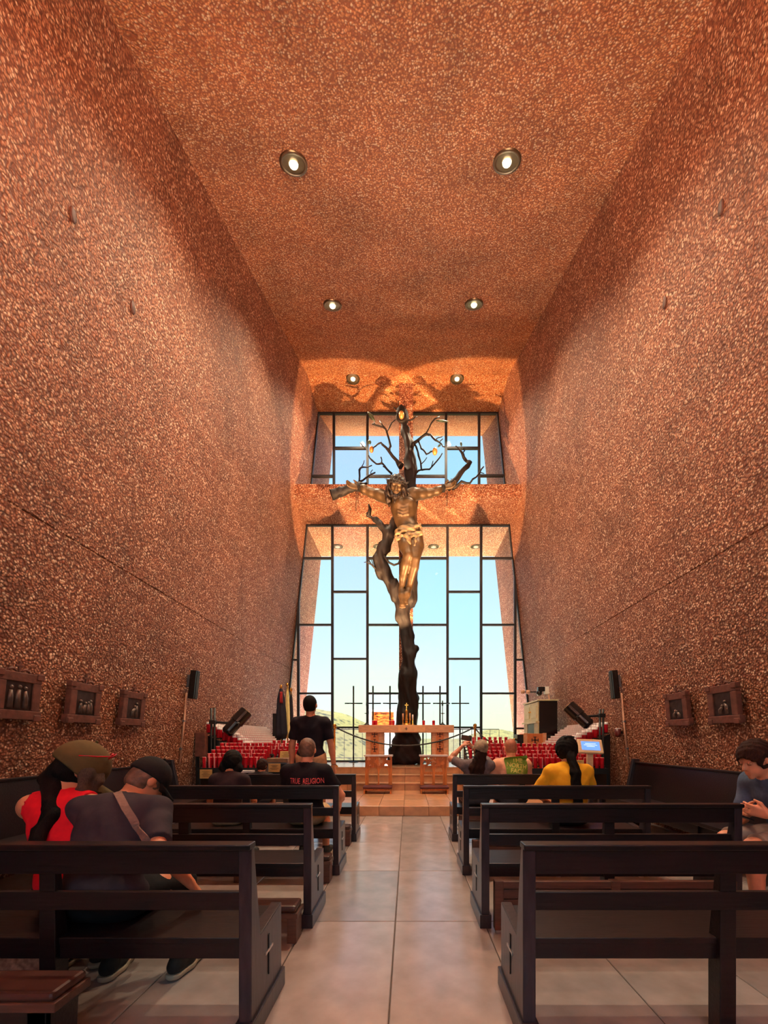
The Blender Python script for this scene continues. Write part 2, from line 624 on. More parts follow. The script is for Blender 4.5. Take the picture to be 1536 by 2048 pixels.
def land_mat():
    m, t, b = newmat('scrubby hillside')
    b.inputs['Roughness'].default_value = 0.9
    b.inputs['Specular IOR Level'].default_value = 0.1
    co = t.nodes.new('ShaderNodeTexCoord')
    v = t.nodes.new('ShaderNodeTexVoronoi')
    v.inputs['Scale'].default_value = 0.35
    t.links.new(co.outputs['Object'], v.inputs['Vector'])
    n = t.nodes.new('ShaderNodeTexNoise')
    n.inputs['Scale'].default_value = 0.06
    n.inputs['Detail'].default_value = 8
    t.links.new(co.outputs['Object'], n.inputs['Vector'])
    ad = t.nodes.new('ShaderNodeMath')
    ad.operation = 'MULTIPLY_ADD'
    ad.inputs[1].default_value = 0.55
    t.links.new(v.outputs['Distance'], ad.inputs[0])
    t.links.new(n.outputs['Fac'], ad.inputs[2])
    r = t.nodes.new('ShaderNodeValToRGB')
    e = r.color_ramp.elements
    e[0].position, e[0].color = 0.58, (*S(10, 15, 7), 1)
    e[1].position, e[1].color = 0.84, (*S(52, 50, 27), 1)
    t.links.new(ad.outputs[0], r.inputs[0])
    t.links.new(r.outputs[0], b.inputs['Base Color'])
    return m
M['land'] = land_mat()
def translucent(m):
    """thin board that the sun shines through from behind"""
    t = m.node_tree
    p = t.nodes['Principled BSDF']
    o = t.nodes['Material Output']
    tr = t.nodes.new('ShaderNodeBsdfTranslucent')
    mx = t.nodes.new('ShaderNodeMixShader')
    mx.inputs[0].default_value = 0.6
    if p.inputs['Base Color'].is_linked:
        t.links.new(p.inputs['Base Color'].links[0].from_socket, tr.inputs['Color'])
    t.links.new(p.outputs[0], mx.inputs[1])
    t.links.new(tr.outputs[0], mx.inputs[2])
    t.links.new(mx.outputs[0], o.inputs['Surface'])
    return m
M['board'] = translucent(mat('white translucent board', S(244, 242, 236), 0.5, var=0.04))

# ------------------------------------------------------------------ the shell: a tall nave of leaning aggregate walls
WIN, OUT, BACK = 12.5, 14.65, -4.0
def wx(z):
    return 3.79 - 0.105 * z
LEAN = math.atan(0.105)
for s, side in ((-1, 'left'), (1, 'right')):
    prof = [(0, 0), (0, 3.338), (0.011, 3.347), (0.011, 3.353), (0, 3.362), (0, 12.6)]
    inner = [(s * (wx(z) + o), z) for o, z in prof]
    outer = [(s * 4.6, 12.6), (s * 4.6, -2.0), (s * 3.79, -2.0)]
    mb = MB()
    mb.prism(inner + outer, BACK, OUT)
    wall = struct('wall_' + side, mb, M['wall'])
    for px, py in (((145, 430), (265, 615)) if s < 0 else ((1443, 415), (1330, 605))):
        k, q = abs(px - CX) / FPX, (CY - py) / FPX      # where the ray meets the leaning wall
        d = (3.79 - 0.105 * EYE) / (k + 0.105 * q)
        p = at(px, py, d)
        h = MB().ball((p.x - s * 0.006, p.y, p.z), 0.05, 8, (0.25, 0.8, 1.5))
        h.build('form_tie_scar', M['carve'], wall, smooth=True)

# ceiling climbs towards the altar, levels off over it and climbs again outside the glass
def ceil_z(y):
    if y < 11.2:
        return 10.9 - 0.358 * (11.2 - y)
    return 10.9 if y < WIN else 10.9 + 0.4 * (y - WIN)
ys = [BACK, 11.2, WIN + 0.02, OUT]
mb = MB()
low = [(y, ceil_z(y)) for y in ys]
mb.prism(low + [(OUT, 13.2), (BACK, 13.2)], -3.9, 3.9, 'x')
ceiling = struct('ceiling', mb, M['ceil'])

mb = MB()
for x0, x1, z0, z1 in ((-4.6, -3.0, -2, 12.6), (3.0, 4.6, -2, 12.6), (-3.0, 3.0, 5.4, 12.6), (-3.0, 3.0, -2, 2.2)):
    mb.box(x0, x1, BACK - 0.35, BACK, z0, z1)
struct('wall_back', mb, M['wall'])  # unseen rear wall; its high opening is added to light the ceiling

# floor slab with its tiles
mb = MB().box(-4.0, 4.0, BACK, 12.46, -0.4, -0.008)
floor = struct('floor', mb, M['joint'])
def tile_proto(sx, sy, h, name, m, bev=0.004):
    b = MB()
    c = bev
    vs = [(-sx / 2, -sy / 2, -h), (sx / 2, -sy / 2, -h), (sx / 2, sy / 2, -h), (-sx / 2, sy / 2, -h),
          (-sx / 2, -sy / 2, -c), (sx / 2, -sy / 2, -c), (sx / 2, sy / 2, -c), (-sx / 2, sy / 2, -c),
          (-sx / 2 + c, -sy / 2 + c, 0), (sx / 2 - c, -sy / 2 + c, 0), (sx / 2 - c, sy / 2 - c, 0), (-sx / 2 + c, sy / 2 - c, 0)]
    fs = [(3, 2, 1, 0), (8, 9, 10, 11)] + [(i, (i + 1) % 4, 4 + (i + 1) % 4, 4 + i) for i in range(4)] + [(4 + i, 4 + (i + 1) % 4, 8 + (i + 1) % 4, 8 + i) for i in range(4)]
    b.add(vs, fs)
    me = bpy.data.meshes.new(name)
    me.from_pydata(b.v, [], b.f)
    me.materials.append(m)
    return me
def lay(me, name, pos, parent, rot=(0, 0, 0)):
    o = bpy.data.objects.new(name, me)
    COL.objects.link(o)
    o.parent = parent
    o.location = Vector(pos) - origin_of(parent)
    o.rotation_euler = rot
    return o
me = tile_proto(0.629, 1.164, 0.03, 'tile', M['tile'])
for iy in range(-3, 6):
    for ix in range(-6, 7):
        y = 3.04 + 1.17 * iy + 0.585
        if y - 0.58 > 7.2:
            continue
        lay(me, 'tile', (-0.09 + 0.635 * ix + 0.3175, y, random.uniform(-0.001, 0.0)), floor)

# altar steps
st = root('step_platform', (0, 7.22, 0), kind='structure')
b = MB().box(-3.78, 3.78, 7.235, 12.46, 0, 0.155)
b.build('core', M['joint'], st)
me_r = tile_proto(0.420, 0.163, 0.016, 'riser_tile', M['step'], 0.003)
me_t = tile_proto(0.420, 0.726, 0.016, 'tread_tile', M['step'], 0.003)
for ix in range(-8, 9):
    x = -0.07 + 0.425 * ix - 0.2125
    lay(me_r, 'riser_tile', (x, 7.22, 0.083), st, (math.pi / 2, 0, 0))
    for iy in range(3):
        lay(me_t, 'tread_tile', (x, 7.22 + 0.733 * (iy + 0.5), 0.17), st)
dais = root('altar_dais', (0, 9.42, 0.17), label=None, kind='structure')
b = MB()
for i, y in enumerate((9.42, 9.73, 10.05)):
    b.box(-2.34, 2.34, y + 0.014, 12.46, 0.17 + 0.16 * i, 0.17 + 0.16 * (i + 1) - 0.014)
b.build('core', M['joint'], dais)
me_r = tile_proto(0.635, 0.150, 0.016, 'riser_tile', M['step'], 0.003)
me_n = tile_proto(0.635, 0.325, 0.018, 'tread_tile', M['step'], 0.003)
me_p = tile_proto(0.635, 0.79, 0.016, 'tread_tile', M['dais'], 0.003)
for i, y in enumerate((9.42, 9.73, 10.05)):
    for ix in range(-3, 5):
        x = -0.07 + 0.64 * (ix - 0.5)
        lay(me_r, 'riser_tile', (x, y, 0.17 + 0.16 * i + 0.075), dais, (math.pi / 2, 0, 0))
        if i < 2:
            lay(me_n, 'tread_tile', (x, y + 0.15, 0.17 + 0.16 * (i + 1)), dais)
        else:
            for iy in range(3):
                lay(me_p, 'tread_tile', (x, y - 0.012 + 0.795 * (iy + 0.5), 0.65), dais)

# the concrete cross in the glazing: beam across the nave and upright post
b = MB().box(-wx(7.61) - 0.05, wx(7.61) + 0.05, 11.1, 12.45, 7.61, 7.97)
beam = struct('beam_cross_arm', b, M['cross'])
b = MB().box(-wx(7.61) - 0.05, wx(7.61) + 0.05, 12.55, OUT, 7.61, 7.97)
struct('beam_outer_soffit', b, M['ceil'])
px0, px1 = (798 - CX) * 11.45 / FPX, (826 - CX) * 11.45 / FPX
b = MB().box(px0, px1, 11.45, OUT - 0.1, 0.17, 11.1)
struct('pillar_cross_upright', b, M['cross'])

# ------------------------------------------------------------------ glazing
def zz(y):
    return EYE - (y - CY) * WIN / FPX
def xx(x):
    return (x - CX) * WIN / FPX
def glazing(name, zlo, zhi, mulls, trans):
    """mulls: x of the upright bars; trans[i]: heights of the cross bars in bay i, between the leaning walls"""
    r = root(name, (0, WIN, zlo), kind='structure')
    T = 0.035
    for x in mulls:
        top = min(zhi, (3.79 - abs(x)) / 0.105)
        MB().box(x - T, x + T, WIN - 0.05, WIN + 0.04, zlo, top).build('mullion', M['frame'], r)
    edges = [None] + list(mulls) + [None]
    for i in range(len(edges) - 1):
        if i == len(mulls) // 2:                         # the middle bay is cut in two by the concrete upright
            spans = ((edges[i], px0), (px1, edges[i + 1]))
        else:
            spans = ((edges[i], edges[i + 1]),)
        for a, c in spans:
            hs = [zlo] + sorted(trans[i]) + [zhi]
            for h in trans[i]:
                xa = -wx(h) if a is None else a
                xc = wx(h) if c is None else c
                if xc - xa > 0.04:
                    MB().box(xa, xc, WIN - 0.045, WIN + 0.035, h - T * 0.8, h + T * 0.8).build('transom', M['frame'], r)
            for z0, z1 in zip(hs, hs[1:]):
                xa0, xa1 = (-wx(z0), -wx(z1)) if a is None else (a, a)
                xc0, xc1 = (wx(z0), wx(z1)) if c is None else (c, c)
                if a is None and xa1 > xc1:
                    z1 = (3.79 - abs(xc1)) / 0.105
                    pts = [(xa0, z0), (xc0, z0), (xc0, z1)]
                elif c is None and xc1 < xa1:
                    z1 = (3.79 - abs(xa1)) / 0.105
                    pts = [(xa0, z0), (xc0, z0), (xa0, z1)]
                else:
                    pts = [(xa0, z0), (xc0, z0), (xc1, z1), (xa1, z1)]
                MB().prism(pts, WIN - 0.004, WIN + 0.004).build('pane', M['glass'], r)
    for z in (zlo, zhi):
        MB().box(-wx(z), wx(z), WIN - 0.04, WIN + 0.04, z - 0.03, z + 0.03).build('rail', M['frame'], r)
    for s in (-1, 1):
        MB().prism([(s * wx(zlo), zlo), (s * (wx(zlo) - 0.04), zlo), (s * (wx(zhi) - 0.04), zhi), (s * wx(zhi), zhi)], WIN - 0.04, WIN + 0.04).build('stile', M['frame'], r)
    return r
ev, od = [zz(1184), zz(1318), zz(1455)], [zz(1117), zz(1250), zz(1387)]
glazing('window_1', 0.66, 7.60, [xx(q) for q in (597, 665, 735, 895, 962, 1030)], [[zz(1320), zz(1457)], od, ev, od, ev, od, [zz(1320), zz(1457)]])
glazing('window_2', 7.98, 10.89, [xx(q) for q in (668, 735, 892, 958)], [[zz(953)], [zz(897)], [zz(953)], [zz(897)], [zz(952)]])
b = MB().box(-3.76, 3.76, WIN - 0.1, WIN + 0.1, -1.0, 0.65)
struct('wall_window_base', b, M['wall'])

# portals only guide the sky's own light through the altar glazing and the added rear opening
def portal(x, y, z, sx, sz, facing):
    l = bpy.data.lights.new('opening_portal', 'AREA')
    l.shape = 'RECTANGLE'
    l.size, l.size_y = sx, sz
    l.cycles.is_portal = True
    o = bpy.data.objects.new('opening_portal', l)
    COL.objects.link(o)
    o.location = (x, y, z)
    o.rotation_euler = (math.pi / 2 * (1 if facing > 0 else -1), 0, 0)
    return o
portal(0, 12.62, 5.8, 7.4, 10.6, -1)
portal(0, BACK - 0.02, 3.8, 6.0, 3.2, 1)

# ------------------------------------------------------------------ outside
b = MB().box(-9, 9, 12.6, 20.0, -1.0, -0.6)
struct('ground_terrace', b, M['terrace'])
b = MB().box(-40, 40, -60, BACK - 0.36, -0.4, -0.01)
struct('ground_forecourt', b, M['court'])  # unseen ground, kept pale to bounce sunlight in through the rear opening
rng = np.random.default_rng(3)
def hill(name, x0, x1, y0, y1, nx, ny, fn):
    X, Y = np.meshgrid(np.linspace(x0, x1, nx), np.linspace(y0, y1, ny), indexing='ij')
    Z = fn(X, Y)
    V = np.stack([X, Y, Z], -1).reshape(-1, 3)
    i = np.arange(nx * ny).reshape(nx, ny)
    F = np.stack([i[:-1, :-1], i[1:, :-1], i[1:, 1:], i[:-1, 1:]], -1).reshape(-1, 4)
    o = raw_mesh(name, V, F, M['land'])
    o['kind'] = 'structure'
    return o
def bumps(X, Y, a):
    return a * (np.sin(X * 0.11 + 1.3) * np.sin(Y * 0.07) + 0.5 * np.sin(X * 0.31 + Y * 0.2) + 0.25 * np.sin(X * 0.8 - Y * 0.5) + 0.2 * np.sin(X * 1.7 + 2) * np.sin(Y * 1.3))
hill('ground_valley', -900, 900, 21, 1500, 60, 60, lambda X, Y: -14 + 0.012 * (Y - 17) + bumps(X, Y, 0.6))
def left_hill(X, Y):
    r = np.hypot((X + 92) / 88, (Y - 260) / 90)
    return -16 + 37 * np.exp(-r ** 4) + bumps(X, Y, 0.7)
hill('hill_near', -240, 40, 120, 400, 130, 110, left_hill)
def right_hill(X, Y):
    r1 = np.hypot((X - 185) / 85, (Y - 900) / 160)
    return -12 + 33 * np.exp(-r1 ** 2) + bumps(X / 3, Y / 3, 1.5)
hill('hill_far', 10, 420, 700, 1150, 80, 60, right_hill)

# railing on the terrace
r = tag(root('terrace_railing', (0, 19.6, -0.6)), 'thin dark metal railing along the terrace outside the tall window', 'railing')
MB().box(-4.2, 4.2, 19.58, 19.62, 1.75, 1.79).build('top_rail', M['frame'], r)
MB().box(-4.2, 4.2, 19.585, 19.615, 0.44, 0.47).build('bottom_rail', M['frame'], r)
for i in range(21):
    x = -4.2 + 0.42 * i
    MB().tube([(x, 19.6, -0.6), (x, 19.6, 1.76)], 0.012, 6).build('baluster', M['frame'], r)

# ------------------------------------------------------------------ recessed downlights
ang = math.atan(0.358)
def downlight(px, py, label, lit=True, soffit=None):
    q = (CY - py) / FPX
    if soffit is not None:
        d = (soffit - EYE) / q
        tilt = 0.0
    elif (10.9 - EYE) / q > 11.2:
        d, tilt = (10.9 - EYE) / q, 0.0
    else:
        d = (10.9 - 0.358 * 11.2 - EYE) / (q - 0.358)
        tilt = ang
    p = at(px, py, d)
    o = root('ceiling_downlight', p, label, 'downlight', 'recessed ceiling downlights' if lit else 'recessed lights in the outer soffit')
    o.rotation_euler = (tilt, 0, 0)
    R = 0.175
    MB().lathe((0, 0, 0), [(R, -0.012), (R * 1.04, 0.0), (R, 0.02), (R * 0.9, 0.03)], 28).build('backplate', M['trim'], o, smooth=True, local=True)
    t = MB()
    n = 28
    prof = [(R * 1.02, -0.004), (R * 1.02, -0.018), (R * 0.88, -0.022), (R * 0.8, -0.014)]
    vs, fs = [], []
    for rr, z in prof:
        vs += [(rr * math.cos(2 * math.pi * k / n), rr * math.sin(2 * math.pi * k / n), z) for k in range(n)]
    for i in range(3):
        fs += [(i * n + k, i * n + (k + 1) % n, (i + 1) * n + (k + 1) % n, (i + 1) * n + k) for k in range(n)]
    t.add(vs, fs).build('trim_ring', M['trim'], o, smooth=True, local=True)
    MB().ball((0, 0, -0.012), R * (0.34 if lit else 0.5), 10, (1, 1, 0.7 if lit else 0.3)).build('bulb', M['lamp'] if lit else M['lampoff'], o, smooth=True, local=True)
    if lit:
        l = bpy.data.lights.new('downlight_beam', 'SPOT')
        l.energy = DOWN_POWER
        l.color = (1.0, 0.78, 0.52)
        l.spot_size = math.radians(118)
        l.spot_blend = 0.9
        l.shadow_soft_size = 0.08
        lo = bpy.data.objects.new('downlight_beam', l)
        COL.objects.link(lo)
        lo.location = p + Vector((0, 0.03, -0.12))
    return o
downlight(587, 326, 'large lit round downlight high in the ceiling, left of the nearest pair')
downlight(1014, 322, 'large lit round downlight high in the ceiling, right of the nearest pair')
downlight(665, 610, 'small lit downlight in the middle of the ceiling, left of its pair')
downlight(948, 608, 'small lit downlight in the middle of the ceiling, right of its pair')
downlight(706, 757, 'tiny lit downlight above the upper window, left of the concrete cross')
downlight(914, 757, 'tiny lit downlight above the upper window, right of the concrete cross')
for px, tx in ((675, 'first from the left wall'), (757, 'second from the left wall'), (867, 'second from the right wall'), (952, 'first from the right wall')):
    downlight(px, 1093, 'unlit recessed light in the soffit outside the lower window, ' + tx, False, 7.61)

# ------------------------------------------------------------------ pews
def make_pew(name, label, x_aisle, y0, side):
    """side -1: row left of the aisle, its aisle end at x_aisle, running outwards"""
    L = 1.80
    xa, xb = (x_aisle, x_aisle + side * L)
    r = tag(root(name, ((xa + xb) / 2, y0 + 0.2, 0)), label, 'pew', 'dark wooden pews along the aisle')
    lo, hi = min(xa, xb), max(xa, xb)
    T = 0.055
    prof = [(y0, 0.09), (y0, 0.835), (y0 + 0.035, 0.835), (y0 + 0.115, 0.42), (y0 + 0.43, 0.445), (y0 + 0.43, 0.09)]
    for xe, s in ((xa, -side), (xb, side)):              # s: outward direction of this end
        x0, x1 = sorted((xe, xe - s * T))
        e = MB().prism(prof, x0, x1, 'x').build('end_panel', M['pewend'], r, bevel=0.004)
        MB().box(x0 - 0.012, x1 + 0.012, y0 - 0.012, y0 + 0.455, 0.0, 0.095).build('plinth', M['pewend'], e, bevel=0.004)
        xo = xe + s * 0.001
        c = MB()
        c.obox((xo, y0 + 0.225, 0.275), (0.006, 0.012, 0.19))
        c.build('cross_upright', M['black'], e)
        c = MB()
        c.obox((xo + s * 0.001, y0 + 0.225, 0.297), (0.006, 0.105, 0.012))
        c.build('cross_bar', M['silver'], e)  # one cross: light on its bar is put into silver, upright left black
    a, z = lo + T, hi - T
    MB().box(lo, hi, y0 - 0.02, y0 + 0.055, 0.83, 0.856).build('cap_rail', M['pew'], r, bevel=0.005)
    MB().box(a, z, y0 + 0.004, y0 + 0.03, 0.725, 0.832).build('top_slat', M['pew'], r, bevel=0.003)
    MB().box(a, z, y0 + 0.03, y0 + 0.056, 0.56, 0.64).build('middle_slat', M['pew'], r, bevel=0.003)
    MB().box(a, z, y0 + 0.055, y0 + 0.425, 0.40, 0.43).build('seat', M['pew'], r, bevel=0.004)
    MB().box(a, z, y0 + 0.06, y0 + 0.085, 0.335, 0.402).build('seat_rail', M['pew'], r, bevel=0.003)
    MB().box(a, z, y0 + 0.385, y0 + 0.41, 0.335, 0.402).build('front_rail', M['pew'], r, bevel=0.003)
    m = (lo + hi) / 2
    MB().prism([(y0 + 0.034, 0.0), (y0 + 0.034, 0.83), (y0 + 0.055, 0.83), (y0 + 0.11, 0.40), (y0 + 0.11, 0.0)], m - 0.035, m + 0.035, 'x').build('middle_post', M['pew'], r, bevel=0.003)
    return r
PEWY = [1.81, 2.93, 4.08, 5.42]
for y, n, who in zip(PEWY, ('nearest', 'second back', 'third back', 'foremost'),
                     ('seating a man in a dark polo shirt', 'standing empty', 'seating a man in lettered black', 'behind the standing man')):
    make_pew('pew', 'dark wooden pew left of the aisle, %s, %s' % (n, who), -0.667, y, -1)
for y, x, n in zip(PEWY, (0.49, 0.507, 0.533, 0.572), ('nearest the camera, empty', 'second from the camera, empty', 'under the woman in yellow', 'foremost, under the man in pale orange')):
    make_pew('pew', 'dark wooden pew right of the aisle, ' + n, x, y, 1)

# kneelers: folded up against the pew in front on the right, let down on the left
def kneeler_up(x0, x1, y, label):
    r = tag(root('kneeler', ((x0 + x1) / 2, y, 0)), label, 'kneeler', 'brown wooden kneelers behind the pews')
    MB().box(x0, x1, y - 0.02, y + 0.02, 0.295, 0.345).build('top_rail', M['kneel'], r, bevel=0.004)
    MB().box(x0 + 0.05, x1 - 0.05, y - 0.008, y + 0.02, 0.225, 0.288).build('plank', M['kneel'], r, bevel=0.003)
    MB().box(x0 + 0.05, x1 - 0.05, y - 0.008, y + 0.02, 0.155, 0.22).build('plank', M['kneel'], r, bevel=0.003)
    for x in (x0, x1 - 0.06, (x0 + x1) / 2 - 0.03):
        l = MB().box(x, x + 0.06, y - 0.03, y + 0.03, 0.02, 0.35).build('leg', M['kneel'], r, bevel=0.004)
        MB().box(x + 0.01, x + 0.05, y - 0.02, y + 0.02, 0.0, 0.02).build('foot', M['silver'], l)
    return r
for y, x, n in zip(PEWY[1:], (0.507, 0.533, 0.572), ('between the two pews nearest the camera', 'behind the pew of the woman in yellow', 'behind the pew of the man in pale orange')):
    kneeler_up(x + 0.075, x + 1.70, y - 0.055, 'folded wooden kneeler right of the aisle, ' + n)
def kneeler_down(x0, x1, y, label):
    r = tag(root('kneeler', ((x0 + x1) / 2, y, 0)), label, 'kneeler', 'brown wooden kneelers behind the pews')
    MB().box(x0, x1, y - 0.085, y + 0.085, 0.165, 0.20).build('board', M['kneel'], r, bevel=0.004)
    MB().box(x0 + 0.01, x1 - 0.01, y - 0.08, y + 0.08, 0.20, 0.245).build('cushion', M['pad'], r, bevel=0.018)
    for x in (x0 + 0.01, x1 - 0.07, (x0 + x1) / 2 - 0.03):
        MB().box(x, x + 0.06, y - 0.07, y + 0.07, 0.0, 0.166).build('leg', M['kneel'], r, bevel=0.004)
    return r
for y, n in zip(PEWY[1:], ('before the man in the polo shirt', 'behind the man in the lettered T-shirt', 'behind the foremost pew')):
    kneeler_down(-2.40, -0.70, y - 0.16, 'cushioned kneeler let down left of the aisle, ' + n)
r = tag(root('prayer_stool', (-1.85, 1.62, 0)), 'low dark padded stool in the near corner by the patterned bag', 'stool')
MB().box(-2.5, -1.29, 1.55, 1.73, 0.30, 0.335).build('board', M['kneel'], r, bevel=0.004)
MB().box(-2.5, -1.30, 1.555, 1.725, 0.335, 0.37).build('cushion', M['pad'], r, bevel=0.014)
MB().box(-2.47, -1.33, 1.56, 1.585, 0.05, 0.30).build('apron', M['pew'], r, bevel=0.003)
for x in (-2.45, -1.40):
    MB().prism([(1.56, 0), (1.56, 0.3), (1.72, 0.3), (1.70, 0)], x, x + 0.07, 'x').build('leg', M['pew'], r, bevel=0.003)

# long benches against both side walls
def side_bench(s, yend, side, label):
    r = tag(root('wall_bench', (s * 3.2, 2.6, 0)), label, 'bench')
    X = lambda a, b: (min(s * a, s * b), max(s * a, s * b))
    y0 = -1.2
    MB().box(*X(2.98, 3.50), y0, yend, 0.41, 0.45).build('seat', M['pew'], r, bevel=0.005)
    p = [(s * 3.46, 0.45), (s * 3.52, 0.45), (s * 3.56, 0.93), (s * 3.53, 0.93)]
    MB().prism(p, y0, yend).build('backrest', M['pew'], r, bevel=0.003)
    MB().box(*X(3.515, 3.585), y0, yend, 0.93, 0.955).build('cap_rail', M['pew'], r, bevel=0.005)
    MB().box(*X(3.02, 3.05), y0, yend, 0.30, 0.41).build('front_rail', M['pew'], r, bevel=0.003)
    e = MB().prism([(s * 2.97, 0.0), (s * 3.60, 0.0), (s * 3.60, 1.0), (s * 3.50, 1.0), (s * 3.40, 0.50), (s * 2.97, 0.50)], yend, yend + 0.06).build('end_panel', M['pewend'], r, bevel=0.004)
    MB().box(*X(2.95, 3.62), yend - 0.01, yend + 0.07, 0, 0.09).build('plinth', M['pewend'], e)
    for y in (0.8, 2.6, 4.4):
        MB().box(*X(3.0, 3.45), y, y + 0.06, 0.0, 0.41).build('leg', M['pew'], r)
    return r
side_bench(-1, 6.3, 'left', 'long dark wooden bench against the wall under the three framed stations')
side_bench(1, 6.6, 'right', 'long dark wooden bench against the wall under the two framed stations')

# ------------------------------------------------------------------ altar
AY = 10.34
r = tag(root('altar', (-0.05, AY + 0.3, 0.65)), 'tan wooden altar table in front of the dark bronze root mass', 'altar')
def ax(px):
    return (px - CX) * AY / FPX
def az(py):
    return EYE - (py - CY) * AY / FPX
t = MB().box(ax(717), ax(908), AY, AY + 0.52, az(1465), az(1450)).build('tabletop', M['altar'], r, bevel=0.008)
p = MB().box(ax(796), ax(850), AY - 0.012, AY + 0.02, az(1464), az(1451)).build('front_plaque', mat('light front plaque', S(232, 172, 118), 0.4, var=0.1), t, bevel=0.004)
c = MB()
c.box(ax(812.5) - 0.008, ax(812.5) + 0.008, AY - 0.017, AY - 0.01, az(1460.5), az(1454.5))
c.box(ax(812.5) - 0.036, ax(812.5) + 0.036, AY - 0.0165, AY - 0.01, az(1458), az(1457))
c.build('plaque_cross', M['carve'], t)
def cross_pattee(cx, cz, h, y):
    """carved cross with splayed arms"""
    b = MB()
    for k in range(4):
        a = k * math.pi / 2
        rot = lambda u, v: (cx + u * math.cos(a) - v * math.sin(a), cz + u * math.sin(a) + v * math.cos(a))
        b.prism([rot(-0.10 * h, 0), rot(-0.06 * h, 0.34 * h), rot(-0.26 * h, 0.44 * h), rot(-0.2 * h, 0.5 * h), rot(0.2 * h, 0.5 * h), rot(0.26 * h, 0.44 * h), rot(0.06 * h, 0.34 * h), rot(0.10 * h, 0)], y - 0.006, y + 0.004)
    return b
for xl, xr, pl, pr in ((731, 767, 741, 757), (864, 898, 872, 888)):
    lg = MB().box(ax(xl), ax(xr), AY + 0.06, AY + 0.46, 0.65, az(1465)).build('leg', M['altar'], r, bevel=0.006)
    MB().box(ax(pl), ax(pr), AY + 0.035, AY + 0.08, 0.66, az(1451)).build('leg_panel', M['altarpanel'], r, bevel=0.004)
    for py in (1468.5, 1484, 1498):
        cross_pattee(ax((pl + pr) / 2), az(py), 0.135, AY + 0.034).build('carved_cross', M['carve'], lg)

# things on the altar
zt = az(1450)
def small_red(px, label):
    x = ax(px)
    o = tag(root('altar_candle', (x, AY + 0.24, zt)), label, 'candle', 'red candles on the altar')
    MB().lathe((x, AY + 0.24, zt), [(0.028, 0), (0.034, 0.01), (0.036, 0.11), (0.033, 0.115)], 12).build('glass', M['red'], o, smooth=True)
    MB().lathe((x, AY + 0.24, zt), [(0.026, 0.11), (0.026, 0.125)], 12).build('wax', M['wax'], o)
for px, l in ((745, 'first from the left end'), (750.5, 'second from the left end'), (780, 'third from the left end'), (786, 'fourth, just left of the brass cross'), (848, 'just right of the brass cross'), (868.5, 'nearest the right end')):
    small_red(px, 'red glass candle standing on the altar top, ' + l)
r = tag(root('altar_cross', (ax(813), AY + 0.28, zt)), 'polished brass cross on a tall stepped stand at the altar centre', 'cross')
x, y = ax(813), AY + 0.28
MB().lathe((x, y, zt), [(0.11, 0), (0.11, 0.02), (0.07, 0.04), (0.045, 0.07)], 20).build('base', M['gold'], r, smooth=True)
MB().lathe((x, y, zt), [(0.035, 0.06), (0.028, 0.12), (0.042, 0.15), (0.028, 0.18), (0.03, 0.33), (0.046, 0.36), (0.026, 0.39), (0.012, 0.42)], 16).build('stem', M['gold'], r, smooth=True)
MB().box(x - 0.012, x + 0.012, y - 0.008, y + 0.008, zt + 0.41, zt + 0.56).build('cross_upright', M['gold'], r, bevel=0.002)
MB().box(x - 0.045, x + 0.045, y - 0.008, y + 0.008, zt + 0.495, zt + 0.52).build('cross_bar', M['gold'], r, bevel=0.002)
for dx, h, l in ((-0.09, 0.30, 'left of the brass cross'), (0.085, 0.31, 'right of the brass cross')):
    q = tag(root('brass_candlestick', (x + dx, y + 0.05, zt)), 'brass candlestick on the altar, ' + l, 'candlestick')
    MB().lathe((x + dx, y + 0.05, zt), [(0.055, 0), (0.05, 0.015), (0.016, 0.03), (0.014, 0.12), (0.026, 0.14), (0.016, 0.155)], 14).build('holder', M['gold'], q, smooth=True)
    MB().lathe((x + dx, y + 0.05, zt), [(0.02, 0.15), (0.02, h)], 12).build('candle', M['altar'], q, smooth=True)
q = tag(root('votive_cylinder', (x + 0.155, y, zt)), 'white candle on the altar beside the brass cross', 'candle')
MB().lathe((x + 0.155, y, zt), [(0.045, 0), (0.045, 0.02), (0.02, 0.04), (0.02, 0.14)], 12).build('holder', M['gold'], q, smooth=True)
MB().lathe((x + 0.155, y, zt), [(0.018, 0.14), (0.018, 0.27)], 10).build('wax', M['wax'], q, smooth=True)
for px, l in ((731, 'left'), (887, 'right')):
    X = ax(px)
    q = tag(root('tall_candlestick', (X, AY + 0.3, zt)), 'thin black wrought candlestick rising from the altar, over its %s leg' % l, 'candlestick', 'thin black candlesticks on the altar')
    MB().lathe((X, AY + 0.3, zt), [(0.09, 0), (0.08, 0.015), (0.03, 0.05), (0.012, 0.09)], 14).build('base', M['black'], q, smooth=True)
    MB().lathe((X, AY + 0.3, zt), [(0.012, 0.05), (0.010, 0.28), (0.03, 0.30), (0.010, 0.32), (0.009, 0.48), (0.02, 0.50), (0.015, 0.62)], 12).build('stem', M['black'], q, smooth=True)
    MB().box(X - 0.055, X + 0.055, AY + 0.292, AY + 0.308, zt + 0.292, zt + 0.308).build('drip_bar', M['black'], q)

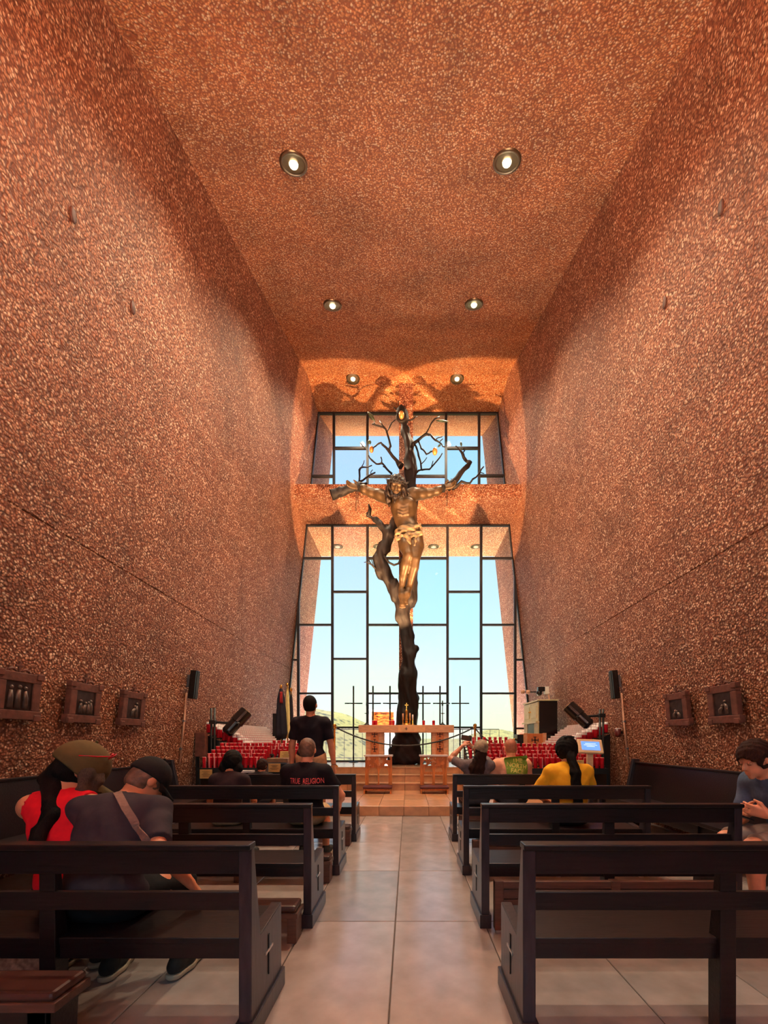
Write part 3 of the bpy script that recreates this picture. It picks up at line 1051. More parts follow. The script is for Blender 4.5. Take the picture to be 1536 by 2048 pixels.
# brass posts and rope across the altar steps
RY = 10.14
for px, l in ((669, 'left'), (950, 'right')):
    p = at(px, 1450, RY)
    q = tag(root('rope_post', (p.x, RY, 0.65)), 'polished brass rope post with a ball top at the %s of the altar' % l, 'post', 'brass rope posts')
    MB().lathe((p.x, RY, 0.65), [(0.085, 0), (0.085, 0.02), (0.05, 0.05), (0.028, 0.08)], 20).build('base', M['gold'], q, smooth=True)
    MB().lathe((p.x, RY, 0.65), [(0.025, 0.05), (0.025, 0.90), (0.036, 0.91), (0.036, 0.93), (0.02, 0.95)], 14).build('pole', M['gold'], q, smooth=True)
    MB().ball((p.x, RY, p.z - 0.01), 0.045, 10).build('ball_top', M['gold'], q, smooth=True)
a, b_ = at(674, 1456, RY), at(946, 1456, RY)
sag = 0.42
pts = []
for i in range(29):
    t = i / 28
    p = a.lerp(b_, t)
    pts.append((p.x, RY - 0.02, p.z - sag * (1 - (2 * t - 1) ** 2)))
q = tag(root('barrier_rope', a), 'dark rope sagging between the two brass posts in front of the altar', 'rope')
MB().tube(pts, 0.017, 8).build('rope', M['black'], q, smooth=True)
for e, o in ((a, -0.05), (b_, 0.05)):
    MB().tube([(e.x + o * 0.9, RY, e.z + 0.02), (e.x, RY - 0.02, e.z)], 0.02, 8).build('hook', M['gold'], q)
for s, px in ((-1, 669), (1, 950)):                       # the ropes go on from the posts to the side walls
    p = at(px, 1456, RY)
    e = Vector((s * 2.30, 9.2, 1.30))
    pts = []
    for i in range(15):
        t = i / 14
        v = p.lerp(e, t)
        pts.append((v.x, v.y, v.z - 0.22 * (1 - (2 * t - 1) ** 2)))
    q = tag(root('side_rope', p), 'dark rope running from the brass post towards the candle racks, %s of the altar' % ('left' if s < 0 else 'right'), 'rope')
    MB().tube(pts, 0.017, 8).build('rope', M['black'], q, smooth=True)
    MB().ball(tuple(e), 0.03, 8).build('end_hook', M['gold'], q, smooth=True)

# thin iron crosses before the window
for i, (px, ax0, ax1, l) in enumerate(((707, 690, 725, 'first from the left'), (746, 735, 762, 'second from the left'), (780, 766, 795, 'third from the left, beside the trunk'),
                                       (846, 833, 861, 'third from the right, beside the trunk'), (880, 866, 900, 'second from the right'), (920, 903, 938, 'first from the right'))):
    d = 12.15
    p = at(px, 1372, d)
    q = tag(root('iron_cross', (p.x, d, 0.65)), 'slender black iron cross before the tall window, ' + l, 'cross', 'slender iron crosses before the window')
    MB().tube([(p.x, d, 0.66), (p.x, d, p.z)], 0.022, 8).build('upright', M['black'], q, smooth=True)
    z = at(0, 1407, d).z
    MB().tube([(at(ax0, 0, d).x, d - 0.02, z), (at(ax1, 0, d).x, d - 0.02, z)], 0.018, 8).build('cross_bar', M['black'], q, smooth=True)
    MB().lathe((p.x, d, 0.65), [(0.14, 0), (0.14, 0.012), (0.03, 0.03)], 16).build('base', M['black'], q, smooth=True)

# white framed case with a picture of orange cliffs, outside the glass
d = 15.3
A, B = at(738, 1419, d), at(793, 1452, d)
r = tag(root('framed_picture', ((A.x + B.x) / 2, d + 0.02, -0.6)), 'white framed picture of orange rock on a white board outside the window, behind the altar', 'picture')
for x0, x1, z0, z1, nm in ((A.x, A.x + 0.1, B.z - 0.02, A.z - 0.09, 'frame_stile'), (B.x - 0.1, B.x, B.z - 0.02, A.z - 0.09, 'frame_stile'), (A.x, B.x, A.z - 0.09, A.z, 'frame_rail'), (A.x, B.x, B.z - 0.12, B.z - 0.02, 'frame_rail')):
    MB().box(x0, x1, d - 0.01, d + 0.02, z0, z1).build(nm, M['board'], r)
MB().box(A.x, B.x, d, d + 0.012, -0.6, B.z - 0.12).build('lower_board', M['board'], r)
pm, pt_, pb = newmat('orange cliff print')
n1 = pt_.nodes.new('ShaderNodeTexNoise')
mp = pt_.nodes.new('ShaderNodeMapping')
tcn = pt_.nodes.new('ShaderNodeTexCoord')
mp.inputs['Scale'].default_value = (2.2, 1, 7)
n1.inputs['Scale'].default_value = 2.6
n1.inputs['Detail'].default_value = 7
pt_.links.new(tcn.outputs['Object'], mp.inputs[0])
pt_.links.new(mp.outputs[0], n1.inputs['Vector'])
rr_ = pt_.nodes.new('ShaderNodeValToRGB')
e = rr_.color_ramp.elements
e[0].position, e[0].color = 0.36, (*S(86, 38, 20), 1)
e[1].position, e[1].color = 0.62, (*S(246, 196, 108), 1)
k = e.new(0.47)
k.color = (*S(214, 128, 58), 1)
pt_.links.new(n1.outputs['Fac'], rr_.inputs[0])
pt_.links.new(rr_.outputs[0], pb.inputs['Base Color'])
translucent(pm)
MB().box(A.x + 0.1, B.x - 0.1, d, d + 0.006, B.z - 0.02, A.z - 0.09).build('print', pm, r)

# ------------------------------------------------------------------ two openwork prie-dieux
def circle(cx, cy, rad, n=14, a0=0.0):
    return [(cx + rad * math.cos(a0 + 2 * math.pi * i / n), cy + rad * math.sin(a0 + 2 * math.pi * i / n)) for i in range(n)]
def foil(cx, cy, rad, lobes, n=10, a0=0.0):
    """outline of a trefoil or quatrefoil"""
    pts = []
    for i in range(lobes * n):
        t = 2 * math.pi * i / (lobes * n)
        rr = rad * (0.52 + 0.48 * abs(math.cos(lobes * t / 2)) ** 0.7)
        pts.append((cx + rr * math.cos(t + a0), cy + rr * math.sin(t + a0)))
    return pts
def lancet(x0, x1, y0, ys, yt):
    """pointed arch opening"""
    pts = [(x0, y0), (x1, y0), (x1, ys)]
    m = (x0 + x1) / 2
    for i in range(1, 6):
        t = i / 6
        pts.append((x1 + (m - x1) * (t ** 1.8), ys + (yt - ys) * math.sin(t * math.pi / 2)))
    pts.append((m, yt))
    for i in range(5, 0, -1):
        t = i / 6
        pts.append((x0 + (m - x0) * (t ** 1.8), ys + (yt - ys) * math.sin(t * math.pi / 2)))
    pts.append((x0, ys))
    return pts
def prie_dieu(x0, x1, label, kind):
    yb = 8.80
    r = tag(root('prie_dieu', ((x0 + x1) / 2, yb + 0.25, 0.17)), label, 'kneeler')
    W = x1 - x0
    H = 0.80
    z0 = 0.17
    u0, u1, v0, v1 = 0.0, W, 0.06, H - 0.03
    holes = [[(u0, v0), (u1, v0), (u1, v1), (u0, v1)]]
    m = W / 2
    if kind == 'quatrefoil':
        holes += [lancet(0.075, m - 0.014, 0.10, 0.42, 0.53), lancet(m + 0.014, W - 0.075, 0.10, 0.42, 0.53)]
        holes += [foil(m, 0.655, 0.092, 4, a0=0.0), foil(0.075, 0.715, 0.042, 3, a0=math.pi / 2), foil(W - 0.075, 0.715, 0.042, 3, a0=math.pi / 2)]
        for s in (-1, 1):
            c = m + s * 0.16
            holes.append([(c - 0.045, 0.56), (c + 0.045, 0.56), (c + 0.03, 0.595), (c, 0.61), (c - 0.03, 0.595)])
    else:
        holes += [[(0.085, 0.10), (m - 0.028, 0.10), (m - 0.028, 0.37), (0.085, 0.37)], [(m + 0.028, 0.10), (W - 0.085, 0.10), (W - 0.085, 0.37), (m + 0.028, 0.37)]]
        holes += [lancet(0.10, m - 0.03, 0.435, 0.47, 0.53), lancet(m + 0.03, W - 0.10, 0.435, 0.47, 0.53)]
        for i in range(6):
            c = 0.07 + (W - 0.14) * (i + 0.5) / 6
            holes.append([(c - 0.03, 0.745), (c, 0.70), (c + 0.03, 0.745)] if i % 2 else [(c - 0.03, 0.70), (c + 0.03, 0.70), (c, 0.745)])
        holes += [foil(0.095, 0.625, 0.045, 3, a0=math.pi / 2), foil(W - 0.095, 0.625, 0.045, 3, a0=math.pi / 2)]
        for s in (-1, 1):
            c = m + s * 0.075
            holes.append([(c - 0.055, 0.565), (c + 0.055, 0.565), (c + 0.02, 0.60), (c - 0.02, 0.60)])
        holes.append([(m - 0.09, 0.62), (m, 0.645), (m + 0.09, 0.62), (m, 0.685)])
    # the tracery panel stands at the back of the kneeling board and faces the nave
    flat_curve('tracery_panel', holes, 0.022, M['wood'], r, lambda a, b, c: (x0 + a, yb + 0.36 + c, z0 + b))
    MB().box(x0 - 0.02, x1 + 0.02, yb + 0.24, yb + 0.52, z0 + H - 0.035, z0 + H).build('arm_rest', M['cream'], r, bevel=0.006)  # white light on the arm rest is put into its cream colour
    for x in (x0, x1 - 0.03):
        MB().prism([(yb, z0), (yb + 0.50, z0), (yb + 0.50, z0 + 0.05), (yb + 0.44, z0 + 0.1), (yb + 0.44, z0 + H - 0.03), (yb + 0.345, z0 + H - 0.03), (yb + 0.345, z0 + 0.12), (yb, z0 + 0.10)], x, x + 0.03, 'x').build('side_panel', M['wood'], r, bevel=0.003)
    MB().box(x0 + 0.03, x1 - 0.03, yb + 0.02, yb + 0.34, z0 + 0.07, z0 + 0.10).build('kneeling_board', M['wood'], r, bevel=0.003)
    MB().box(x0 - 0.015, x1 + 0.015, yb - 0.01, yb + 0.32, z0 + 0.10, z0 + 0.155).build('cushion', M['burgundy'], r, bevel=0.02)
    return r
prie_dieu(at(728, 0, 8.9).x, at(783, 0, 8.9).x, 'oak prie-dieu with quatrefoil and twin pointed arches, left of the aisle line', 'quatrefoil')
prie_dieu(at(841, 0, 8.9).x, at(896, 0, 8.9).x, 'oak prie-dieu with a cut-out cross and a row of triangles, right of the aisle line', 'cross')

# ------------------------------------------------------------------ the bronze tree and the figure on it
TD = 10.86
ZK = 340 / 1536
def tq(p, d=TD):                                         # points of the crown
    return at(640 + p[0] * ZK, 800 + p[1] * ZK, d)
K = TD / FPX
tree = tag(root('bronze_tree', at(810, 1522, TD + 0.1)), 'dark bronze tree with bare branches, growing in front of the concrete cross', 'sculpture')
rs = np.random.default_rng(5)
def barknoise(X, Y, Z):
    return 0.022 * np.sin(X * 17 + 2 * np.sin(Z * 3)) * np.sin(Y * 19 + 1.0) + 0.018 * np.sin(Z * 7 + 3 * np.sin(X * 9)) + 0.012 * np.sin(X * 41 + Z * 13) * np.sin(Y * 37)
s = SDF(0.035)
def pxchain(s, pts, d, k=0.08):
    for a, b in zip(pts, pts[1:]):
        da, db = (a[3] if len(a) > 3 else d), (b[3] if len(b) > 3 else d)
        s.cone(at(a[0], a[1], da), at(b[0], b[1], db), a[2] * K, b[2] * K, k)
pxchain(s, [(812, 1465, 22, 11.15), (815, 1430, 21, 11.12), (816, 1395, 20, 11.08), (815, 1350, 16), (818, 1310, 13), (814, 1270, 12), (806, 1235, 14), (808, 1205, 15), (816, 1180, 14), (822, 1150, 12), (824, 1080, 10), (824, 1000, 10), (822, 945, 11.5), (819, 915, 9.5), (819, 888, 8.5), (812, 862, 7), (807, 840, 6.5), (805, 826, 5.5)], TD + 0.04)
pxchain(s, [(820, 1312, 9), (834, 1298, 6)], TD)
pxchain(s, [(822, 1200, 11), (829, 1165, 8)], TD)
pxchain(s, [(805, 1218, 12), (786, 1174, 12), (766, 1142, 13), (758, 1116, 12), (768, 1098, 12), (778, 1073, 11), (790, 1046, 9), (806, 1020, 8)], TD + 0.02)
pxchain(s, [(778, 1066, 8), (763, 1053, 6), (749, 1039, 5), (738, 1030, 4.6)], TD - 0.05)
pxchain(s, [(806, 832, 9), (803, 824, 9), (801, 816, 4)], TD)
s.mesh('trunk', M['bark'], tree, noise=barknoise)
s = SDF(0.05)
zb = 0.65
for px, py, rr, dd in ((812, 1512, 27, 11.22), (806, 1500, 26, 11.15), (814, 1484, 24, 11.15), (814, 1466, 22, 11.15), (800, 1516, 22, 11.2), (826, 1514, 18, 11.2)):
    s.ell(at(px, py, dd), (rr * K, rr * K * 0.9, rr * K * 1.1), k=0.15)
for a, b in (((800, 1495), (782, 1520)), ((824, 1480), (836, 1520)), ((806, 1480), (790, 1505)), ((826, 1495), (834, 1510))):
    s.cone(at(*a, 11.15), at(*b, 11.12), 12 * K, 7 * K, 0.12)
s.cutplane((0, 0, zb), (0, 0, -1))
s.mesh('root_mass', M['rock'], tree, noise=lambda X, Y, Z: 0.035 * np.sin(X * 9 + 1) * np.sin(Z * 11) * np.sin(Y * 8) + 0.02 * np.sin(X * 23 + Z * 19 + Y * 7))

def branch(pts, name='branch', d=TD, taper=None, parent=None):
    P3 = [tq(p, d + 0.03 * math.sin(3 * i + pts[0][0])) for i, p in enumerate(pts)]
    R = [max(0.006, p[2] * ZK * K * 0.9) for p in pts]
    # a little kink between the nodes so that twigs read as wood
    Q, QR = [P3[0]], [R[0]]
    for i in range(1, len(P3)):
        m = P3[i - 1].lerp(P3[i], 0.5) + Vector((random.uniform(-1, 1), random.uniform(-1, 1), random.uniform(-1, 1))) * 0.02
        Q += [m, P3[i]]
        QR += [(R[i - 1] + R[i]) / 2 * 0.95, R[i] * 1.05]
    return MB().tube(Q, QR, 8, wob=0.12).build(name, M['bark'], tree, smooth=True)
BR = [
    [(735, 600, 34), (690, 545, 17), (620, 455, 14), (560, 400, 10), (535, 392, 9), (500, 418, 7), (480, 440, 6)],
    [(625, 460, 12), (637, 420, 11), (607, 300, 10), (570, 240, 11), (530, 232, 9), (470, 215, 8)],
    [(570, 240, 8), (540, 190, 6)], [(605, 295, 5), (630, 240, 7), (680, 180, 4)], [(500, 222, 4), (488, 200, 4)],
    [(650, 668, 11), (600, 620, 10), (560, 570, 10), (510, 578, 8), (470, 545, 8), (438, 500, 6)], [(556, 572, 7), (550, 515, 6)], [(602, 622, 5), (570, 600, 5)],
    [(410, 445, 4), (385, 415, 5), (362, 385, 4)],
    [(828, 412, 18), (880, 372, 14), (960, 305, 12), (1000, 312, 10), (1040, 360, 9), (1100, 400, 6), (1130, 425, 5)], [(1040, 360, 5), (1105, 330, 5)], [(1075, 382, 5), (1110, 350, 4)],
    [(960, 302, 7), (1000, 220, 7), (1040, 170, 8), (1080, 150, 6)],
    [(890, 372, 8), (915, 440, 8), (962, 490, 8), (1000, 466, 7), (1025, 458, 6)],
    [(845, 405, 10), (870, 425, 9), (890, 500, 9), (917, 630, 9), (870, 660, 9), (835, 690, 11)], [(917, 632, 9), (990, 626, 8), (1022, 590, 7), (1080, 522, 7), (1105, 480, 5)], [(915, 580, 5), (945, 550, 4), (965, 520, 4)], [(1005, 610, 5), (1022, 550, 4)],
    [(345, 745, 12), (430, 690, 9), (500, 655, 7)], [(355, 740, 9), (355, 630, 10), (385, 607, 8), (470, 590, 5)], [(358, 640, 7), (385, 590, 5), (400, 545, 4)], [(330, 758, 9), (290, 758, 6), (250, 748, 4)], [(462, 668, 5), (462, 645, 4), (475, 630, 4)],
    [(1150, 790, 44), (1200, 750, 34), (1270, 662, 27), (1335, 595, 24), (1362, 556, 16)], [(1355, 560, 16), (1312, 540, 16), (1290, 490, 15), (1262, 450, 9), (1225, 415, 5)], [(1288, 490, 9), (1308, 455, 6), (1300, 430, 5)],
    [(1195, 805, 18), (1280, 738, 15), (1355, 752, 10), (1380, 715, 9), (1440, 660, 9), (1480, 600, 6)], [(1450, 655, 5), (1482, 665, 4)], [(1210, 760, 6), (1185, 710, 4)], [(1180, 770, 6), (1150, 715, 4)],
    [(700, 95, 8), (665, 65, 5)], [(755, 80, 7), (762, 48, 4)], [(800, 182, 8), (850, 168, 6), (880, 150, 5)], [(740, 150, 12), (760, 230, 10), (790, 300, 14)],
]
for pts in BR:
    branch(pts, 'branch')
# lower twigs (picture pixels)
def low(pts, nm='twig'):
    return MB().tube([at(p[0], p[1], TD - 0.1) for p in pts], [max(0.006, p[2] * K) for p in pts], 7, wob=0.1).build(nm, M['bark'], tree, smooth=True)
low([(738, 1031, 4.4), (740, 1018, 3.4), (737, 1008, 1.2)])
low([(751, 1138, 2), (741, 1127, 1.5), (737, 1118, 1)])
low([(745, 1131, 1.3), (733, 1124, 1), (728, 1125, 0.7)])
low([(748, 1134, 1), (743, 1120, 0.8)])
low([(776, 1152, 1.2), (781, 1146, 0.8)])
low([(768, 1112, 2.6), (778, 1125, 2.2), (788, 1130, 2.2), (797, 1127, 2.2), (803, 1115, 2)])
s = SDF(0.022)                                           # the sawn stub behind the right hand of the figure
a, b = tq((110, 855), TD - 0.1), tq((350, 775), TD - 0.1)
s.cone(a, b, 0.125, 0.085, 0.05)
s.cone(b, tq((420, 755), TD - 0.1), 0.085, 0.03, 0.05)
s.cutplane(a + (a - b).normalized() * 0.03, a - b)
s.mesh('stub_limb', M['bark'], tree, noise=lambda X, Y, Z: barknoise(X * 1.6, Y * 1.6, Z * 1.6) * 0.35)
def leaf(a, b, wd):
    a, b = tq(a), tq(b)
    t = (b - a)
    n = t.cross(Vector((0, 1, 0))).normalized()
    vs, fs = [], []
    for i, f in enumerate((0, 0.25, 0.55, 0.8, 1)):
        ww = wd * (0.15, 0.8, 1, 0.65, 0.03)[i]
        c = a + t * f
        vs += [c - n * ww, c + Vector((0, -0.03 * math.sin(f * 3), 0)), c + n * ww, c + Vector((0, 0.012, 0))]
    for i in range(4):
        for k in range(4):
            fs.append((i * 4 + k, i * 4 + (k + 1) % 4, i * 4 + 4 + (k + 1) % 4, i * 4 + 4 + k))
    fs += [(3, 2, 1, 0), (16, 17, 18, 19)]
    MB().add(vs, fs).build('leaf', M['leaf'], tree, smooth=True)
leaf((495, 190), (428, 105), 0.055)
leaf((1045, 185), (1165, 196), 0.035)
leaf((455, 400), (438, 360), 0.05)
leaf((1065, 425), (1092, 398), 0.03)
leaf((1278, 420), (1272, 375), 0.028)
for p, rr in (((736, 135), 0.085), ((465, 447), 0.07), ((1038, 465), 0.08)):
    c = tq(p, TD - 0.12)
    f = MB().ball(tuple(c), rr, 10, (0.8, 0.9, 1.15)).build('fruit', M['fruit'], tree, smooth=True)
    if p[0] == 736:
        MB().lathe((0, 0, 0), [(rr * 1.5, -0.03), (rr * 1.7, 0), (rr * 1.5, 0.04)], 14).build('knot_ring', M['bark'], tree, smooth=True, local=True)
        k = bpy.data.objects[[o.name for o in tree.children if o.name.startswith('knot_ring')][0]]
        k.location = c + Vector((0, 0.08, 0)) - origin_of(tree)
        k.rotation_euler = (math.pi / 2, 0, 0)

# --- figure
CD = 10.38
def cq(zx, zy, d=CD):
    return np.array(at(700 + zx * 200 / 1365, 940 + zy * 200 / 1365, d))
corpus = tag(root('crucified_figure', at(808, 1205, CD)), 'bronze figure in a loincloth, arms outstretched, hanging on the bronze tree', 'sculpture')
s = SDF(0.02)
k = 0.07
head = cq(632, 235, CD - 0.22)
s.cone(cq(705, 420, CD), cq(660, 330, CD - 0.1), 0.15, 0.12, k)                        # neck
Rh = np.array(Euler((0.45, 0.12, 0.10)).to_matrix())
hv = lambda x, y, z: head + Rh @ np.array((x, y, z))
# head faces the nave (-y)
s.ell(hv(0, 0.03, 0.03), (0.155, 0.19, 0.21), Rh, 0.03)
s.ell(hv(0, -0.05, -0.12), (0.115, 0.13, 0.15), Rh, 0.05)
s.cone(hv(0, -0.15, 0.03), hv(0, -0.205, -0.055), 0.018, 0.030, 0.02)
s.cone(hv(-0.09, -0.14, 0.055), hv(0.09, -0.14, 0.055), 0.022, 0.022, 0.03)
for q in (-1, 1):
    s.cutell(hv(q * 0.062, -0.172, 0.015), (0.040, 0.035, 0.026), Rh, 0.01)
    s.ell(hv(q * 0.085, -0.115, -0.03), (0.04, 0.04, 0.035), Rh, 0.03)
s.cone(hv(-0.035, -0.165, -0.105), hv(0.035, -0.165, -0.105), 0.014, 0.014, 0.01)
s.ell(cq(735, 520, CD + 0.02), (0.325, 0.225, 0.33), k=k)                               # rib cage
s.ell(cq(748, 655, CD + 0.03), (0.265, 0.18, 0.28), k=k)                               # belly
s.ell(cq(800, 800, CD + 0.04), (0.27, 0.20, 0.24), k=k)                                # pelvis
s.cone(cq(590, 400, CD + 0.05), cq(850, 345, CD + 0.05), 0.15, 0.155, k)               # collar line
for i in range(4):                                                                     # ribs
    y0 = 470 + 42 * i
    for q in (-1, 1):
        s.chain([cq(725 + q * 12, y0 + 15, CD - 0.205 + 0.01 * i), cq(725 + q * 70, y0, CD - 0.18 + 0.01 * i), cq(725 + q * 125, y0 - 25, CD - 0.08)], [0.012, 0.022, 0.016], 0.03)
s.ell(cq(665, 455, CD - 0.15), (0.13, 0.08, 0.10), k=0.06)
s.ell(cq(800, 440, CD - 0.15), (0.13, 0.08, 0.10), k=0.06)
# his right arm (picture left) and left arm
s.chain([cq(560, 395, CD + 0.05), cq(415, 345, CD + 0.12), cq(290, 310, CD + 0.15), cq(190, 265, CD + 0.16), cq(105, 238, CD + 0.18)], [0.150, 0.135, 0.105, 0.10, 0.062], 0.05)
s.chain([cq(870, 330, CD + 0.05), cq(985, 325, CD + 0.12), cq(1085, 320, CD + 0.15), cq(1195, 285, CD + 0.16), cq(1290, 243, CD + 0.18)], [0.150, 0.130, 0.100, 0.092, 0.060], 0.05)
def corpus_hand(wr, dirx):
    """open hands, palm to the nave, fingers a little curled"""
    wr = np.array(wr)
    dx = np.array((dirx * 0.95, 0.0, 0.30))
    dx /= np.linalg.norm(dx)
    up = np.array((-dx[2] * dirx, 0, dx[0] * dirx))
    fw = np.array((0, -1.0, 0))
    for i, o in enumerate((0.05, 0.018, -0.016, -0.048)):
        kn = wr + dx * 0.16 + up * o
        s.cone(wr + up * o * 0.6, kn, 0.032, 0.027, 0.03)
        L = (0.12, 0.14, 0.13, 0.10)[i]
        m = kn + dx * L * 0.55 + fw * 0.03
        s.chain([kn, m, m + dx * L * 0.3 + fw * L * 0.45], [0.024, 0.021, 0.017], 0.01)
    s.chain([wr + up * 0.04, wr + dx * 0.06 + up * 0.10 + fw * 0.03, wr + dx * 0.13 + up * 0.12 + fw * 0.06], [0.03, 0.026, 0.018], 0.02)
corpus_hand(cq(100, 240, CD + 0.15), -1)
corpus_hand(cq(1295, 243, CD + 0.15), 1)
# legs: thighs, knees forward, shins, crossed feet
s.chain([cq(735, 900, CD), cq(765, 1040, CD - 0.14), cq(795, 1165, CD - 0.25), cq(760, 1300, CD - 0.17), cq(722, 1470, CD - 0.06), cq(706, 1625, CD)], [0.185, 0.172, 0.115, 0.118, 0.088, 0.062], 0.04)
s.chain([cq(890, 890, CD), cq(915, 1040, CD - 0.10), cq(892, 1215, CD - 0.22), cq(875, 1330, CD - 0.15), cq(838, 1480, CD - 0.06), cq(808, 1610, CD)], [0.185, 0.175, 0.115, 0.118, 0.088, 0.062], 0.012)
s.chain([cq(706, 1625, CD), cq(710, 1720, CD - 0.14), cq(714, 1840, CD - 0.20)], [0.075, 0.085, 0.05], 0.04)
s.chain([cq(808, 1610, CD), cq(780, 1700, CD - 0.10), cq(752, 1800, CD - 0.16)], [0.075, 0.085, 0.05], 0.04)
for base, q in ((cq(714, 1840, CD - 0.2), 1), (cq(752, 1800, CD - 0.16), -1)):
    for i in range(5):
        o = (i - 2) * 0.028
        s.cone(base + np.array((o, 0, 0.02)), base + np.array((o * 1.15, -0.02, -0.07 - 0.012 * (2 - abs(i - 2)))), 0.022, 0.016, 0.008)
body = s.mesh('body', M['bronze'], corpus)
# hair, beard and crown
s = SDF(0.02)
s.ell(hv(0, 0.06, 0.07), (0.20, 0.215, 0.21), Rh, 0.04)
for q in (-1, 1):
    s.chain([hv(q * 0.16, 0.05, 0.08), hv(q * 0.19, 0.02, -0.10), hv(q * 0.17, -0.03, -0.28), hv(q * 0.12, -0.06, -0.40)], [0.07, 0.075, 0.065, 0.03], 0.03)
s.chain([hv(0.20, 0.06, 0.0), hv(0.29, 0.08, -0.18), hv(0.27, 0.02, -0.36)], [0.08, 0.08, 0.04], 0.04)
s.cutell(hv(0, -0.20, -0.04), (0.125, 0.16, 0.16), Rh, 0.02)
s.mesh('hair', M['bronzedark'], corpus, noise=lambda X, Y, Z: 0.012 * np.sin(X * 60 + 3 * np.sin(Z * 14)) + 0.008 * np.sin(Z * 50 + X * 20))
s = SDF(0.016)
s.chain([hv(-0.10, -0.10, -0.10), hv(-0.07, -0.15, -0.19), hv(0, -0.175, -0.225), hv(0.07, -0.15, -0.19), hv(0.10, -0.10, -0.10)], [0.03, 0.05, 0.055, 0.05, 0.03], 0.03)
s.cone(hv(0, -0.16, -0.22), hv(0, -0.13, -0.34), 0.05, 0.02, 0.03)
s.cone(hv(-0.05, -0.175, -0.088), hv(0.05, -0.175, -0.088), 0.013, 0.013, 0.01)
s.mesh('beard', M['bronzedark'], corpus, noise=lambda X, Y, Z: 0.006 * np.sin(X * 80) * np.sin(Z * 60))
b = MB()
for q in range(3):
    pts = []
    for i in range(25):
        a = 2 * math.pi * i / 24
        pts.append(hv(0.215 * math.cos(a), 0.05 + 0.225 * math.sin(a), 0.10 + 0.03 * math.sin(3 * a + 2.1 * q)))
    b.tube(pts, 0.017, 6)
for i in range(16):
    a = 2 * math.pi * i / 16
    p = hv(0.215 * math.cos(a), 0.05 + 0.225 * math.sin(a), 0.10)
    e = hv(0.30 * math.cos(a + 0.3), 0.05 + 0.30 * math.sin(a + 0.3), 0.10 + random.uniform(-0.03, 0.09))
    b.tube([p, e], [0.012, 0.003], 5)
b.build('thorn_crown', M['bark'], corpus, smooth=True)
# loincloth
s = SDF(0.018)
s.ell(cq(800, 865, CD + 0.03), (0.345, 0.275, 0.185), k=0.03)
s.cone(cq(640, 905, CD + 0.0), cq(950, 780, CD + 0.0), 0.06, 0.05, 0.03)
for i, (a, b_) in enumerate((((625, 880), (720, 835)), ((720, 835), (960, 745)), ((630, 930), (760, 880)), ((760, 880), (975, 850)), ((640, 960), (720, 900)), ((760, 925), (975, 880)))):
    s.cone(cq(*a, CD - 0.215), cq(*b_, CD - 0.215), 0.036, 0.036, 0.012)
s.chain([cq(770, 900, CD - 0.25), cq(800, 960, CD - 0.27), cq(815, 1030, CD - 0.27)], [0.07, 0.055, 0.03], 0.02)
s.chain([cq(900, 900, CD - 0.24), cq(895, 1000, CD - 0.26), cq(880, 1040, CD - 0.26)], [0.03, 0.025, 0.02], 0.02)
s.mesh('loincloth', M['cloth_bronze'], corpus, noise=lambda X, Y, Z: 0.010 * np.sin(Z * 48 + X * 22))
for pts in ([cq(85, 250, CD), cq(82, 560, CD)], [cq(105, 250, CD), cq(110, 460, CD)], [cq(1325, 260, CD), cq(1325, 490, CD)]):
    MB().tube(pts, 0.008, 6).build('cord', M['bark'], corpus)
for wq in (cq(120, 243, CD + 0.15), cq(1275, 248, CD + 0.15)):
    b = MB()
    for q in range(3):
        b.tube([np.array(wq) + np.array((0.03 * q - 0.03 + 0.01 * math.sin(a * 2), 0.085 * math.cos(a), 0.085 * math.sin(a))) for a in [2 * math.pi * i / 14 for i in range(15)]], 0.013, 6)
    b.build('wrist_cord', M['bark'], corpus, smooth=True)

# ------------------------------------------------------------------ votive candles on stepped black racks
CH, CR = 0.19, 0.031
def candle_mesh(name, white_top):
    n = 10
    zs = [(0.86 * CR, 0.0), (CR, 0.012), (CR, 0.150 if white_top else 0.184), (CR, CH), (CR * 0.78, CH), (CR * 0.74, CH - 0.03), (0.002, CH - 0.032)]
    vs, fs, mi = [], [], []
    for r_, z in zs:
        vs += [(r_ * math.cos(2 * math.pi * k / n), r_ * math.sin(2 * math.pi * k / n), z) for k in range(n)]
    for i in range(len(zs) - 1):
        for k in range(n):
            fs.append((i * n + k, i * n + (k + 1) % n, (i + 1) * n + (k + 1) % n, (i + 1) * n + k))
            mi.append(0 if i < 2 and not (i == 1 and k < 1 and not white_top) else 1)  # one facet of each red candle is a pale strip, a painted highlight
    fs.append(tuple(range(n))[::-1])
    mi.append(0)
    me = bpy.data.meshes.new(name)
    me.from_pydata(vs, [], fs)
    me.materials.append(M['red'])
    me.materials.append(M['wax'] if white_top else M['pinkwax_glint'])
    me.polygons.foreach_set('material_index', mi)
    me.polygons.foreach_set('use_smooth', [len(f) == 4 for f in fs])
    me.update()
    return me, vs, fs, mi
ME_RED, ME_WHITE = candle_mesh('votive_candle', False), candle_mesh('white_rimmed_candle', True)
N_IND = [0]
ORD = 'first second third fourth fifth sixth seventh eighth ninth tenth eleventh twelfth thirteenth fourteenth fifteenth sixteenth seventeenth eighteenth nineteenth twentieth last'.split()
ROWN = ['front', 'second', 'third', 'fourth', 'fifth']
TIER = ['top', 'second', 'third', 'fourth', 'fifth', 'sixth', 'seventh', 'eighth', 'ninth', 'tenth']
